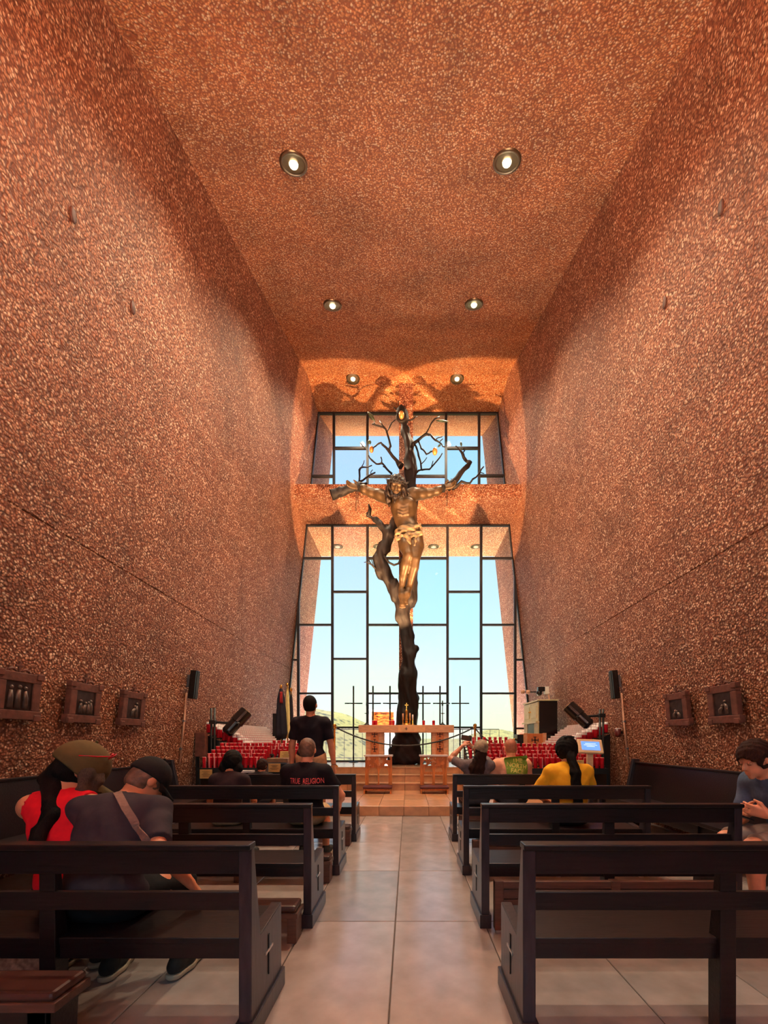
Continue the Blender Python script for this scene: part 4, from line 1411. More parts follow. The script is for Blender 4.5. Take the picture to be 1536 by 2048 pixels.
def put_candle(pos, white, label, group):
    N_IND[0] += 1
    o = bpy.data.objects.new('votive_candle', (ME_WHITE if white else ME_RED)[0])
    COL.objects.link(o)
    o.location = Vector(pos) + Vector((random.uniform(-0.006, 0.006), random.uniform(-0.006, 0.006), 0))
    o.rotation_euler = (0, 0, random.uniform(0, 6))
    tag(o, label, 'candle', group)

def front_rack(name, x0, x1, y0, z0, rows, n, label, clabel, group, rise=0.055, step=0.095, shrink=0.0):
    """stepped rack facing the nave; z0: shelf height of the front row"""
    r = tag(root(name, ((x0 + x1) / 2, y0 + 0.2, 0.17 if y0 > 7.23 else 0)), label, 'rack')
    zf = 0.17 if y0 > 7.23 else 0.0
    for i in range(rows):
        y, z = y0 + step * i, z0 + rise * i
        MB().box(x0 - 0.03, x1 + 0.03, y - step / 2, y + step / 2, z - 0.02, z).build('shelf', M['black'], r)
        a = x0 + shrink * i
        for j in range(n):
            x = a + (x1 - a) * (j + 0.5) / n
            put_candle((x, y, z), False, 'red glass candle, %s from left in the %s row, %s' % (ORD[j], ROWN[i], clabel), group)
    for x in (x0 - 0.03, x1):
        MB().prism([(y0 - step / 2, zf), (y0 + step * (rows - 0.5), zf), (y0 + step * (rows - 0.5), z0 + rise * (rows - 1)), (y0 - step / 2, z0 - 0.02)], x, x + 0.03, 'x').build('side_panel', M['black'], r)
    MB().box(x0 - 0.03, x1 + 0.03, y0 - step / 2 - 0.012, y0 - step / 2, z0 - 0.07, z0 + 0.02).build('front_lip', M['black'], r)
    return r
X = lambda px, d: (px - CX) * d / FPX
front_rack('candle_rack', X(409, 6.8), X(531, 6.8), 6.72, 0.835, 5, 12, 'black stepped rack of red candles by the left wall, beside the yellowed card', 'low rack by left wall', 'red candles on the low rack at the left', shrink=0.03)
front_rack('candle_rack', X(533, 8.0), X(607, 8.0), 8.0, 0.93, 4, 7, 'black stepped rack of red candles behind the standing man', 'rack behind the standing man', 'red candles on the rack behind the standing man')
front_rack('candle_rack', X(936, 8.0), X(1027, 8.0), 8.0, 0.92, 5, 8, 'black stepped rack of red candles behind the man in pale orange', 'rack behind the man in orange', 'red candles on the rack right of the altar steps', rise=0.06)
front_rack('candle_rack', X(976, 6.8), X(1207, 6.8), 6.74, 0.825, 5, 21, 'long black stepped rack of red candles behind the woman in yellow', 'rack behind the woman in yellow', 'red candles on the long rack at the right')

def wall_rack(s, tiers, ybeg, yend, label, clabel, group, n_ind):
    r = tag(root('candle_rack', (s * 3.1, ybeg, 0.17)), label, 'rack')
    rest_v, rest_f, rest_m = [], [], []
    cand, along, tier = [], {}, {}
    for i in range(tiers):
        x = s * (3.52 - 0.092 * i)
        z = 1.42 - 0.047 * i
        ye = yend[0] + (yend[1] - yend[0]) * i / (tiers - 1)
        MB().box(x - 0.046, x + 0.046, ybeg - 0.04, ye + 0.04, z - 0.018, z).build('shelf', M['black'], r)
        n = int((ye - ybeg) / 0.105)
        along[x], tier[x] = 0, i
        for j in range(n + 1):
            cand.append((ybeg + 0.105 * j, x, z))
    xa, xb = s * (3.52 + 0.05), s * (3.52 - 0.092 * (tiers - 0.5))
    zt, zb_ = 1.42, 1.42 - 0.047 * (tiers - 1)
    MB().prism([(xa, 0.17), (xa, zt - 0.02), (xb, zb_ - 0.02), (xb, 0.17)], ybeg - 0.06, ybeg - 0.042).build('end_panel', M['black'], r)
    MB().box(min(xb, xb + s * 0.02), max(xb, xb + s * 0.02), ybeg - 0.042, yend[1], 0.66, zb_ - 0.02).build('front_panel', M['black'], r)
    cand.sort()
    for j, (y, x, z) in enumerate(cand):
        if j < n_ind:
            put_candle((x, y, z), True, 'white-topped candle, %s along the %s tier, %s' % (ORD[along[(x)]], TIER[tier[x]], clabel), group)
            along[x] += 1
        else:
            k = len(rest_v)
            rest_v += [(x + p[0], y + p[1], z + p[2]) for p in ME_WHITE[1]]
            rest_f += [tuple(k + q for q in f) for f in ME_WHITE[2]]
            rest_m += ME_WHITE[3]
    me = bpy.data.meshes.new('votive_candles')
    me.from_pydata(rest_v, [], rest_f)
    me.materials.append(M['red'])
    me.materials.append(M['wax'])
    me.polygons.foreach_set('material_index', rest_m)
    o = bpy.data.objects.new('votive_candles', me)
    COL.objects.link(o)
    tag(o, 'many small white-topped red candles further along the %s wall rack' % ('left' if s < 0 else 'right'), 'candles', None, 'stuff')
    return r
wall_rack(-1, 10, 7.48, (10.6, 9.0), 'black tiered rack of white-topped candles running along the left wall', 'left wall rack', 'near candles on the left wall rack', 45)
wall_rack(1, 9, 7.56, (9.42, 8.8), 'black tiered rack of white-topped candles running along the right wall', 'right wall rack', 'near candles on the right wall rack', 36)

def card(px0, px1, py0, py1, d, label, tilt=0.0):
    a, b = at(px0, py1, d), at(px1, py0, d)
    c = Vector(((a.x + b.x) / 2, d, (a.z + b.z) / 2))
    r = tag(root('notice_card', (c.x, d, a.z)), label, 'sign')
    wd, ht = b.x - a.x, b.z - a.z
    R = Matrix.Rotation(tilt, 3, 'X')
    MB().obox(c, (wd, 0.012, ht), R).build('board', M['brass_card'], r)
    m = MB()
    for i in range(4):
        q = wd * (0.62, 0.4, 0.7, 0.5)[i]
        m.obox(c + R @ Vector((0.0, -0.0075, ht * (0.28 - 0.17 * i))), (q, 0.002, ht * 0.035), R)
    m.build('writing', M['ink'], r)
    return r
card(400, 424, 1539, 1557, 6.62, 'yellowed notice card on the low left candle rack by the wall')
card(537, 561, 1527, 1544, 6.40, 'yellowed notice card on the front of the grey offering box')
card(560, 583, 1502, 1519, 7.93, 'yellowed notice card on the candle rack, above the grey offering box', -0.3)
card(1145, 1168, 1520, 1536, 6.66, 'yellowed notice card by the dark hair of the woman in yellow', -0.3)

# offering box
d = 6.42
a, b = at(535, 1560, d), at(574, 1517, d)
r = tag(root('offering_box', ((a.x + b.x) / 2, d + 0.2, 0.0)), 'grey metal offering box with a brown top, beside the left candle racks', 'box')
MB().box(a.x, b.x, d, d + 0.3, 0.35, b.z - 0.06).build('body', M['steel'], r, bevel=0.006)
MB().box(a.x - 0.012, b.x + 0.012, d - 0.012, d + 0.31, b.z - 0.06, b.z).build('top', mat('brown box top', S(134, 96, 66), 0.4), r, bevel=0.005)
MB().box(a.x + 0.02, b.x - 0.02, d - 0.004, d + 0.02, 0.4, b.z - 0.08).build('door', M['black'], r)
MB().box((a.x + b.x) / 2 - 0.06, (a.x + b.x) / 2 + 0.06, d + 0.1, d + 0.12, b.z - 0.004, b.z + 0.003).build('slot', M['black'], r)
for x in (a.x + 0.02, b.x - 0.05):
    MB().box(x, x + 0.03, d + 0.05, d + 0.25, 0, 0.35).build('leg', M['black'], r)
# little bench with pale shelf between the two left people
a, b = at(480, 1553, 6.5), at(505, 1541, 6.5)
r = tag(root('low_shelf', ((a.x + b.x) / 2, 6.5, 0)), 'low black shelf with a pale top in front of the left candle rack', 'shelf')
MB().box(a.x, b.x, 6.45, 6.6, b.z - 0.03, b.z).build('top', M['cream'], r)
MB().box(a.x, b.x, 6.45, 6.6, a.z - 0.03, a.z).build('board', M['cream'], r)
for x in (a.x, b.x - 0.02):
    MB().box(x, x + 0.02, 6.47, 6.58, 0, b.z - 0.03).build('leg', M['black'], r)
# brown panel at the outer end of the left racks
a, b = at(391, 1513, 7.27), at(411, 1465, 7.27)
r = tag(root('side_cabinet', ((a.x + b.x) / 2, 7.45, 0)), 'narrow dark brown panel cabinet at the wall end of the left candle racks', 'cabinet')
MB().box(a.x, b.x, 7.25, 7.36, a.z, b.z).build('panel', M['station'], r, bevel=0.004)
for x in (a.x, b.x - 0.03):
    MB().box(x, x + 0.03, 7.27, 7.34, 0.17, a.z).build('leg', M['black'], r)

# ------------------------------------------------------------------ stage spotlights on poles
def stage_lamp(px_pole, y0, y1, back, front, d, label):
    p = at(px_pole, y0, d)
    r = tag(root('stage_spotlight', (p.x, d, 0.17)), label, 'spotlight')
    for dx in (-0.028, 0.028):
        MB().tube([(p.x + dx, d, 0.17), (p.x + dx, d, p.z)], 0.02, 8).build('pole', M['black'], r, smooth=True)
    MB().lathe((p.x, d, 0.17), [(0.24, 0), (0.24, 0.02), (0.05, 0.04)], 18).build('base', M['black'], r)
    a, b = at(*back, d), at(*front, d + 0.18)
    u = (b - a).normalized()
    MB().tube([a, a + u * 0.03, a + u * 0.05, a + (b - a) * 0.48, a + (b - a) * 0.5, b, b + u * 0.001], [0.07, 0.10, 0.105, 0.105, 0.12, 0.115, 0.10], 18).build('can', M['blackgloss'], r, smooth=False)
    m = a.lerp(b, 0.45)
    MB().tube([m, Vector((p.x, d, m.z + 0.02))], 0.022, 8).build('arm', M['black'], r)
    MB().obox((p.x, d, m.z + 0.02), (0.11, 0.08, 0.07)).build('clamp', M['black'], r, bevel=0.006)
    up = Vector((0, 0, 1))
    sd = u.cross(up).normalized()
    MB().tube([m + sd * 0.13, a.lerp(b, 0.55) + sd * 0.14 - up * 0.03, m - up * 0.14, a.lerp(b, 0.55) - sd * 0.14 - up * 0.03, m - sd * 0.13], 0.012, 6).build('yoke', M['black'], r)
    MB().tube([b - u * 0.012, b + u * 0.004], 0.098, 18).build('lens', mat('amber lens', S(255, 190, 110), 0.2, emit=(S(255, 180, 96), 1.5)), r)
    l = bpy.data.lights.new('spot_beam', 'SPOT')
    l.energy = SPOT_POWER
    l.color = (1.0, 0.56, 0.25)
    l.spot_size = math.radians(36)
    l.spot_blend = 0.12
    l.shadow_soft_size = 0.05
    lo = bpy.data.objects.new('spot_beam', l)
    COL.objects.link(lo)
    lo.location = b + u * 0.05
    tgt = Vector((0.0, 11.2, 6.65))
    lo.rotation_euler = (tgt - lo.location).to_track_quat('-Z', 'Y').to_euler()
    return r
stage_lamp(426, 1416, 1500, (452, 1467), (493, 1423), 7.38, 'black stage spotlight clamped to a pole above the left candle racks')
stage_lamp(1203, 1418, 1500, (1180, 1452), (1137, 1412), 7.38, 'black stage spotlight clamped to a pole above the right candle racks')

# ------------------------------------------------------------------ wall loudspeakers with copper conduit
for s, px, d in ((-1, 382, 6.85), (1, 1230, 7.1)):
    z0, z1 = at(0, 1398, d).z, at(0, 1341, d).z
    r = tag(root('wall_loudspeaker', (s * wx(z0) - s * 0.1, d, z0)), 'slim black column loudspeaker on the wall above a copper conduit, %s' % ('beyond the left framed stations' if s < 0 else 'beyond the right framed stations'), 'speaker')
    R = Matrix.Rotation(-s * LEAN, 3, 'Y')
    c = Vector((s * (wx((z0 + z1) / 2) - 0.11), d, (z0 + z1) / 2))
    MB().obox(c, (0.11, 0.11, z1 - z0), R).build('case', M['blackgloss'], r, bevel=0.012)
    MB().obox(c + R @ Vector((-s * 0.055, 0, 0)), (0.008, 0.085, (z1 - z0) * 0.93), R).build('grille', M['black'], r)
    MB().obox(c + R @ Vector((s * 0.075, 0, 0.05)), (0.05, 0.06, 0.2), R).build('bracket', M['steel'], r)
    q = tag(root('wall_conduit', (s * wx(0.96), d, 0.96)), 'copper coloured conduit running down the %s wall from the loudspeaker' % ('left' if s < 0 else 'right'), 'pipe')
    MB().tube([(s * (wx(z0) - 0.02), d, z0 + 0.1), (s * (wx(0.9) - 0.02), d, 0.9)], 0.016, 8).build('pipe', M['copper'], q, smooth=True)
    for z in (1.15, 1.6):
        MB().obox((s * (wx(z) - 0.012), d, z), (0.03, 0.07, 0.03), R).build('strap', M['steel'], q)

# ------------------------------------------------------------------ framed stations on the side walls
def station(s, y, label, fig):
    zc, W, H = 1.70, 0.44, 0.43
    c = Vector((s * (wx(zc) - 0.035), y, zc))
    r = tag(root('framed_station', c), label, 'picture', 'carved framed stations on the side walls')
    R = Matrix.Rotation(-s * LEAN, 3, 'Y')
    P = lambda u, v, w_: c + R @ Vector((-s * w_, -s * u, v))    # u along the wall, v up, w out of the wall
    def bx(u, v, w_, su, sv, sw, m, name, parent=r, bev=0.006):
        return MB().obox(P(u, v, w_), (sw, su, sv), R).build(name, m, parent, bevel=bev)
    t = 0.085
    bx(0, H / 2 - t / 2, 0.02, W, t, 0.06, M['station'], 'frame_rail')
    bx(0, -H / 2 + t / 2, 0.02, W + 0.05, t, 0.065, M['station'], 'frame_rail')
    bx(-W / 2 + t / 2, 0, 0.02, t, H - 2 * t, 0.06, M['station'], 'frame_stile')
    bx(W / 2 - t / 2, 0, 0.02, t, H - 2 * t, 0.06, M['station'], 'frame_stile')
    for su in (-1, 1):
        for sv in (-1, 1):
            bx(su * (W / 2 - 0.02), sv * (H / 2 - 0.02), 0.03, 0.075, 0.06, 0.06, M['station'], 'corner_block')
    pl = bx(0, 0, 0.028, W - 2 * t + 0.01, H - 2 * t + 0.01, 0.02, M['relief'], 'relief_plate', bev=0)
    o = bx(0, H / 2 + 0.05, 0.02, 0.022, 0.10, 0.02, M['station'], 'top_cross')
    bx(0, H / 2 + 0.058, 0.02, 0.07, 0.02, 0.021, M['station'], 'cross_bar', o, 0.002)
    for su in (-1, 1):
        MB().tube([P(su * 0.02, H / 2 + 0.005, 0.02), P(su * 0.06, H / 2 + 0.03, 0.02), P(su * 0.10, H / 2 + 0.02, 0.02), P(su * 0.11, H / 2 + 0.0, 0.02)], [0.008, 0.014, 0.012, 0.01], 8).build('scroll', M['station'], r, smooth=True)
    g = MB()
    for u, hgt, bend in fig:                              # small standing figures in low relief
        base = -H / 2 + t + 0.02
        g.tube([P(u, base, 0.036), P(u, base + hgt * 0.5, 0.038), P(u + bend, base + hgt * 0.8, 0.040)], [0.026, 0.022, 0.014], 8)
        g.ball(tuple(P(u + bend, base + hgt * 0.93, 0.042)), 0.017, 6)
    g.build('relief_figures', M['relief_fig'], pl, smooth=True)
    return r
station(-1, 3.86, 'square carved frame with tall dark figures, nearest the camera on the left wall', ((-0.08, 0.20, 0.0), (-0.01, 0.21, 0.01), (0.07, 0.20, -0.01)))
station(-1, 4.66, 'carved frame with a row of small figures, middle one of three on the left wall', ((-0.07, 0.14, 0.0), (-0.02, 0.12, 0.02), (0.04, 0.13, 0.0), (0.08, 0.15, -0.01)))
station(-1, 5.48, 'carved frame with one bowed figure, farthest of three on the left wall', ((-0.02, 0.15, 0.04), (0.05, 0.19, 0.0)))
station(1, 5.60, 'carved frame with a dark landscape relief, farther of two on the right wall', ((-0.05, 0.10, 0.03), (0.05, 0.09, -0.04)))
station(1, 4.78, 'carved frame with a dim kneeling figure, nearer of two on the right wall', ((0.06, 0.15, -0.02), (-0.04, 0.10, 0.04)))

# ------------------------------------------------------------------ flags, cabinet, ambo, kiosk, small fittings
d = 9.6
def flag(px, ptop, pbot, wd, m, name, label, stripes=False, d=9.6, lean=0.0):
    a, b = at(px, pbot, d), at(px + lean, ptop, d)
    r = tag(root('furled_flag', (a.x, d, 0.17)), label, 'flag')
    MB().tube([(a.x, d, 0.17), (b.x, d, b.z)], 0.016, 8).build('pole', M['gold'], r, smooth=True)
    h = b.z - a.z
    prof = [(wd * 0.75, 0.0), (wd, h * 0.12), (wd * 0.85, h * 0.5), (wd * 0.6, h * 0.8), (wd * 0.28, h * 0.97), (0.02, h * 0.99)]
    c = MB().lathe((0, 0, 0), prof, 26, lambda t, z: 0.22 * math.sin(5 * t + z * 2))
    c.v = [(a.x + (b.x - a.x) * (0.17 + v[2]) / max(h, 0.1) + v[0], d + v[1] * 0.7, a.z + v[2]) for v in c.v]
    o = c.build('cloth', m, r, smooth=True)
    if stripes:
        c = MB()
        for t in (0.05, 0.35):
            pts = []
            for i in range(8):
                z = h * (0.70 + 0.22 * i / 7)
                rr = wd * (0.85 - 0.55 * max(0, (z / h - 0.5) * 2))
                pts.append((a.x + t * rr * 1.6 + (b.x - a.x) * z / h, d - 0.7 * rr * math.cos(t * 1.2) - 0.012, a.z + z))
            c.tube(pts, 0.022, 6)
        c.build('red_stripe', M['redflag'], o, smooth=True)
    MB().ball((b.x, d, b.z + 0.03), 0.035, 8, (1, 1, 1.4)).build('finial', M['gold'], r, smooth=True)
    return r
flag(562, 1376, 1478, 0.12, M['navyflag'], 'navy', 'furled dark navy flag with red stripes by the left edge of the window', True, 9.62)
flag(575, 1372, 1476, 0.055, M['yellowflag'], 'yellow', 'furled pale yellow flag by the left edge of the window', False, 9.85)
flag(582, 1382, 1478, 0.055, M['navyflag'], 'dark', 'narrow dark furled flag between the pale flag and the window', False, 10.0)
a, b = at(545, 1476, 9.9), at(566, 1427, 9.9)
r = tag(root('black_panel', ((a.x + b.x) / 2, 9.92, 0.17)), 'flat black equipment case standing behind the left candle racks, under the flags', 'case')
MB().box(a.x, b.x, 9.9, 10.05, 0.17, b.z).build('case', M['blackgloss'], r, bevel=0.006)
MB().box(a.x + 0.02, b.x - 0.02, 9.892, 9.902, 0.3, b.z - 0.04).build('front_panel', M['black'], r)

# tall instrument cabinet: pale door side towards the window, black side to the nave
x0, x1, y0, y1 = at(1076, 0, 9.55).x, at(1115, 0, 9.55).x, 9.55, 10.72
zt, zl = at(0, 1399, 9.55).z, at(0, 1444, 9.55).z
r = tag(root('organ_cabinet', ((x0 + x1) / 2, 10.1, 0.17)), 'tall black cabinet with cream double doors on its window side, right of the altar', 'cabinet')
MB().box(x0 + 0.03, x1, y0, y1, 0.17, zt - 0.03).build('case', M['blackgloss'], r, bevel=0.006)
MB().box(x0 - 0.02, x1 + 0.02, y0 - 0.02, y1 + 0.02, zt - 0.03, zt).build('top', M['cabinet'], r, bevel=0.005)
for q in range(2):
    ya, yb = (y0 + 0.02, (y0 + y1) / 2 - 0.01) if q == 0 else ((y0 + y1) / 2 + 0.01, y1 - 0.02)
    dr = MB().box(x0, x0 + 0.03, ya, yb, zl + 0.03, zt - 0.05).build('door', M['cabinet'], r, bevel=0.004)
    MB().box(x0 - 0.012, x0 + 0.01, ya + 0.08, yb - 0.08, zl + 0.10, zt - 0.12).build('door_panel', M['cabinet'], dr, bevel=0.006)
    MB().ball((x0 - 0.02, yb - 0.04 if q == 0 else ya + 0.04, (zl + zt) / 2), 0.018, 6).build('knob', M['gold'], dr, smooth=True)
MB().box(x0 - 0.05, x0 + 0.03, y0, y1, zl - 0.02, zl + 0.025).build('shelf', M['cabinet'], r, bevel=0.004)
MB().box(x0, x0 + 0.03, y0 + 0.02, y0 + 0.3, 0.66, zl - 0.02).build('lower_panel', M['cabinet'], r)
MB().box(x0, x0 + 0.03, y1 - 0.3, y1 - 0.02, 0.66, zl - 0.02).build('lower_panel', M['cabinet'], r)
MB().box(x0 + 0.01, x0 + 0.034, y0 + 0.32, y1 - 0.32, 0.66, zl - 0.04).build('recess', M['black'], r)
d = 9.0
xs = [at(p, 0, d).x for p in (1036, 1050, 1090, 1106)]
zt2, zb2 = at(0, 1467, d).z, 0.17
r = tag(root('ambo', ((xs[0] + xs[2]) / 2, d + 0.2, 0.17)), 'wooden ambo with an amber carved front and black side wings, below the cream cabinet', 'lectern')
MB().box(xs[1], xs[2], d, d + 0.4, zb2, zt2).build('front', M['altarpanel'], r, bevel=0.006)
for q in (0.02, 0.98):
    xq = xs[1] + (xs[2] - xs[1]) * q
    MB().box(xq - 0.035, xq + 0.035, d - 0.02, d + 0.03, zb2, zt2 + 0.01).build('stile', M['altar'], r, bevel=0.004)
for xa_, xb_ in ((xs[0], xs[1] - 0.02), (xs[2] + 0.04, xs[3])):
    MB().box(xa_, xb_, d + 0.05, d + 0.4, zb2, zt2 - 0.02).build('side_wing', M['blackgloss'], r, bevel=0.004)
cross_pattee((xs[1] + xs[2]) / 2, zt2 - 0.14, 0.15, d - 0.002).build('carved_cross', M['carve'], r)

# tablet kiosk
d = 6.45
r = tag(root('tablet_kiosk', (at(1181, 0, d).x, d, 0)), 'pale birch tablet stand with a lit blue screen, before the right candle rack', 'kiosk')
c = at(1180, 1493, d)
R = Matrix.Rotation(math.radians(-28), 3, 'X') @ Matrix.Rotation(math.radians(3), 3, 'Y')
MB().box(c.x - 0.03, c.x + 0.06, d + 0.02, d + 0.07, 0.0, c.z - 0.06).build('post', M['kiosk'], r, bevel=0.006)
MB().box(c.x - 0.16, c.x + 0.19, d - 0.12, d + 0.2, 0.0, 0.02).build('base', M['kiosk'], r, bevel=0.004)
h = MB().obox(c, (0.375, 0.045, 0.235), R).build('casing', M['kiosk'], r, bevel=0.014)
sc_ = MB().obox(c + R @ Vector((0, -0.0235, 0)), (0.275, 0.004, 0.145), R).build('screen', M['screen'], r)
m = MB()
for i, wq in enumerate((0.16, 0.20, 0.12)):
    m.obox(c + R @ Vector((0, -0.0262, 0.035 - 0.024 * i)), (wq, 0.001, 0.007), R)
m.build('screen_text', M['screen_text'], sc_)

# camera on a bracket, small lamp bracket, wall cup
c = at(1086, 1381, 10.4)
r = tag(root('wall_camera', c), 'small black and white camera on a bracket high on the wall, above the cream cabinet', 'camera')
MB().obox(c + Vector((0.08, 0, 0)), (0.10, 0.12, 0.18)).build('housing', M['white'], r, bevel=0.01)
MB().obox(c + Vector((-0.05, 0, 0.03)), (0.17, 0.12, 0.11)).build('arm', M['blackgloss'], r, bevel=0.01)
MB().ball(tuple(c + Vector((-0.09, 0, -0.06))), 0.07, 10).build('lens_ball', M['blackgloss'], r, smooth=True)
MB().tube([c + Vector((0.13, 0, -0.05)), c + Vector((0.16, 0, -0.26)), Vector((wx(c.z - 0.3) - 0.01, 10.4, c.z - 0.30))], 0.02, 8).build('bracket', M['copper'], r)
c = at(1051, 1384, 11.6)
r = tag(root('wall_bracket', c), 'tiny brown wall bracket lamp at the right edge of the tall window', 'lamp')
for dx in (-0.08, 0.07):
    MB().lathe(tuple(c + Vector((dx, 0, 0))), [(0.05, -0.05), (0.06, 0.0), (0.055, 0.05)], 12).build('shade', M['copper'], r, smooth=True)
MB().tube([c + Vector((-0.08, 0, 0)), c + Vector((wx(c.z) - c.x, 0.0, 0))], 0.015, 6).build('arm', M['black'], r)
c = Vector((wx(1.45) - 0.07, 7.22, 1.42))
r = tag(root('wall_cup', c), 'small dark red cup with a white rim on the wall beside the right conduit', 'cup')
MB().lathe(tuple(c), [(0.03, -0.08), (0.045, -0.06), (0.05, 0.06)], 12).build('cup', mat('dark red cup', S(92, 30, 28), 0.4), r, smooth=True)
MB().lathe(tuple(c), [(0.05, 0.06), (0.05, 0.075), (0.03, 0.076)], 12).build('rim', M['wax'], r)
MB().obox(tuple(c + Vector((0.055, 0, 0))), (0.05, 0.03, 0.04)).build('bracket', M['black'], r)

# bag on the floor by the near pew
r = tag(root('tote_bag', (-2.08, 2.33, 0)), 'pink and yellow patterned bag lying on the floor in the near left corner', 'bag')
s = SDF(0.018)
s.ell((-2.10, 2.34, 0.11), (0.24, 0.13, 0.12), k=0.03)
s.cone((-2.30, 2.34, 0.19), (-1.90, 2.34, 0.17), 0.06, 0.055, 0.05)
s.cutplane((0, 0, 0.0), (0, 0, -1))
s.mesh('body', M['pink'], r, noise=lambda X, Y, Z: 0.012 * np.sin(X * 31) * np.sin(Z * 27 + Y * 20))
MB().tube([(-2.02, 2.26, 0.22), (-1.97, 2.22, 0.30), (-1.90, 2.22, 0.22), (-1.885, 2.23, 0.05)], [0.02, 0.02, 0.02, 0.02], 8).build('strap', M['yellowbag'], r, smooth=True)
MB().obox((-1.86, 2.24, 0.06), (0.05, 0.05, 0.12)).build('buckle', M['white'], r, bevel=0.01)

# ------------------------------------------------------------------ people
SK = {
    'tan': mat('tan skin', S(206, 134, 100), 0.5, var=0.08, scale=20),
    'fair': mat('fair flushed skin', S(226, 150, 116), 0.5, var=0.08, scale=20),
    'brown': mat('brown skin', S(176, 110, 80), 0.5, var=0.08, scale=20),
}
def cloth(name, col, var=0.12, scale=30):
    return mat(name, col, 0.85, var=var, scale=scale, bump=0.15, spec=0.2)
HAIR = {
    'black': mat('black hair', S(20, 14, 15), 0.7, spec=0.15, var=0.4, scale=8, bump=0.5, stretch=(40, 40, 4)),
    'brown': mat('dark brown hair', S(52, 30, 26), 0.7, spec=0.15, var=0.35, scale=8, bump=0.5, stretch=(30, 30, 6)),
    'greybrown': mat('short greying brown hair', S(112, 78, 62), 0.6, var=0.3, scale=40, bump=0.4),
    'stubble': mat('cropped reddish stubble', S(172, 104, 78), 0.6, var=0.2, scale=40),
}
def rotm(pitch, yaw, roll):
    return (Matrix.Rotation(yaw, 3, 'Z') @ Matrix.Rotation(-pitch, 3, 'X') @ Matrix.Rotation(roll, 3, 'Y'))
def ik(a, c, l1, l2, pole):
    d = c - a
    L = min(d.length, (l1 + l2) * 0.995)
    u = d.normalized()
    x = (l1 * l1 - l2 * l2 + L * L) / (2 * L)
    h = math.sqrt(max(l1 * l1 - x * x, 0))
    p = (pole - u * pole.dot(u)).normalized()
    return a + u * x + p * h, a + u * L
def hand(s, wr, dr, nrm, side, sc, curl=0.5):
    """palm, four fingers of unequal length and a thumb; nrm: where the palm faces"""
    dr = dr.normalized()
    nrm = (nrm - dr * nrm.dot(dr)).normalized()
    ac = dr.cross(nrm) * side                            # towards the thumb
    for i, o in enumerate((0.030, 0.011, -0.009, -0.027)):
        kn = wr + (dr * 0.088 + ac * o) * sc
        s.cone(wr + ac * o * 0.6 * sc + dr * 0.015 * sc, kn, 0.016 * sc, 0.0125 * sc, 0.014)
        L = (0.072, 0.082, 0.076, 0.058)[i] * sc
        c1, c2 = curl * 0.7, curl * 1.7
        j1 = kn + (dr * math.cos(c1) + nrm * math.sin(c1)) * L * 0.5
        j2 = j1 + (dr * math.cos(c2) + nrm * math.sin(c2)) * L * 0.5
        s.chain([kn, j1, j2], [0.0100 * sc, 0.0092 * sc, 0.0076 * sc], 0.004)
    t0 = wr + (dr * 0.025 + ac * 0.028) * sc
    t1 = t0 + (dr * 0.035 + ac * 0.030 + nrm * 0.012) * sc
    t2 = t1 + (dr * 0.034 + ac * 0.008 + nrm * 0.014) * sc
    s.chain([t0, t1, t2], [0.015 * sc, 0.012 * sc, 0.009 * sc], 0.008)

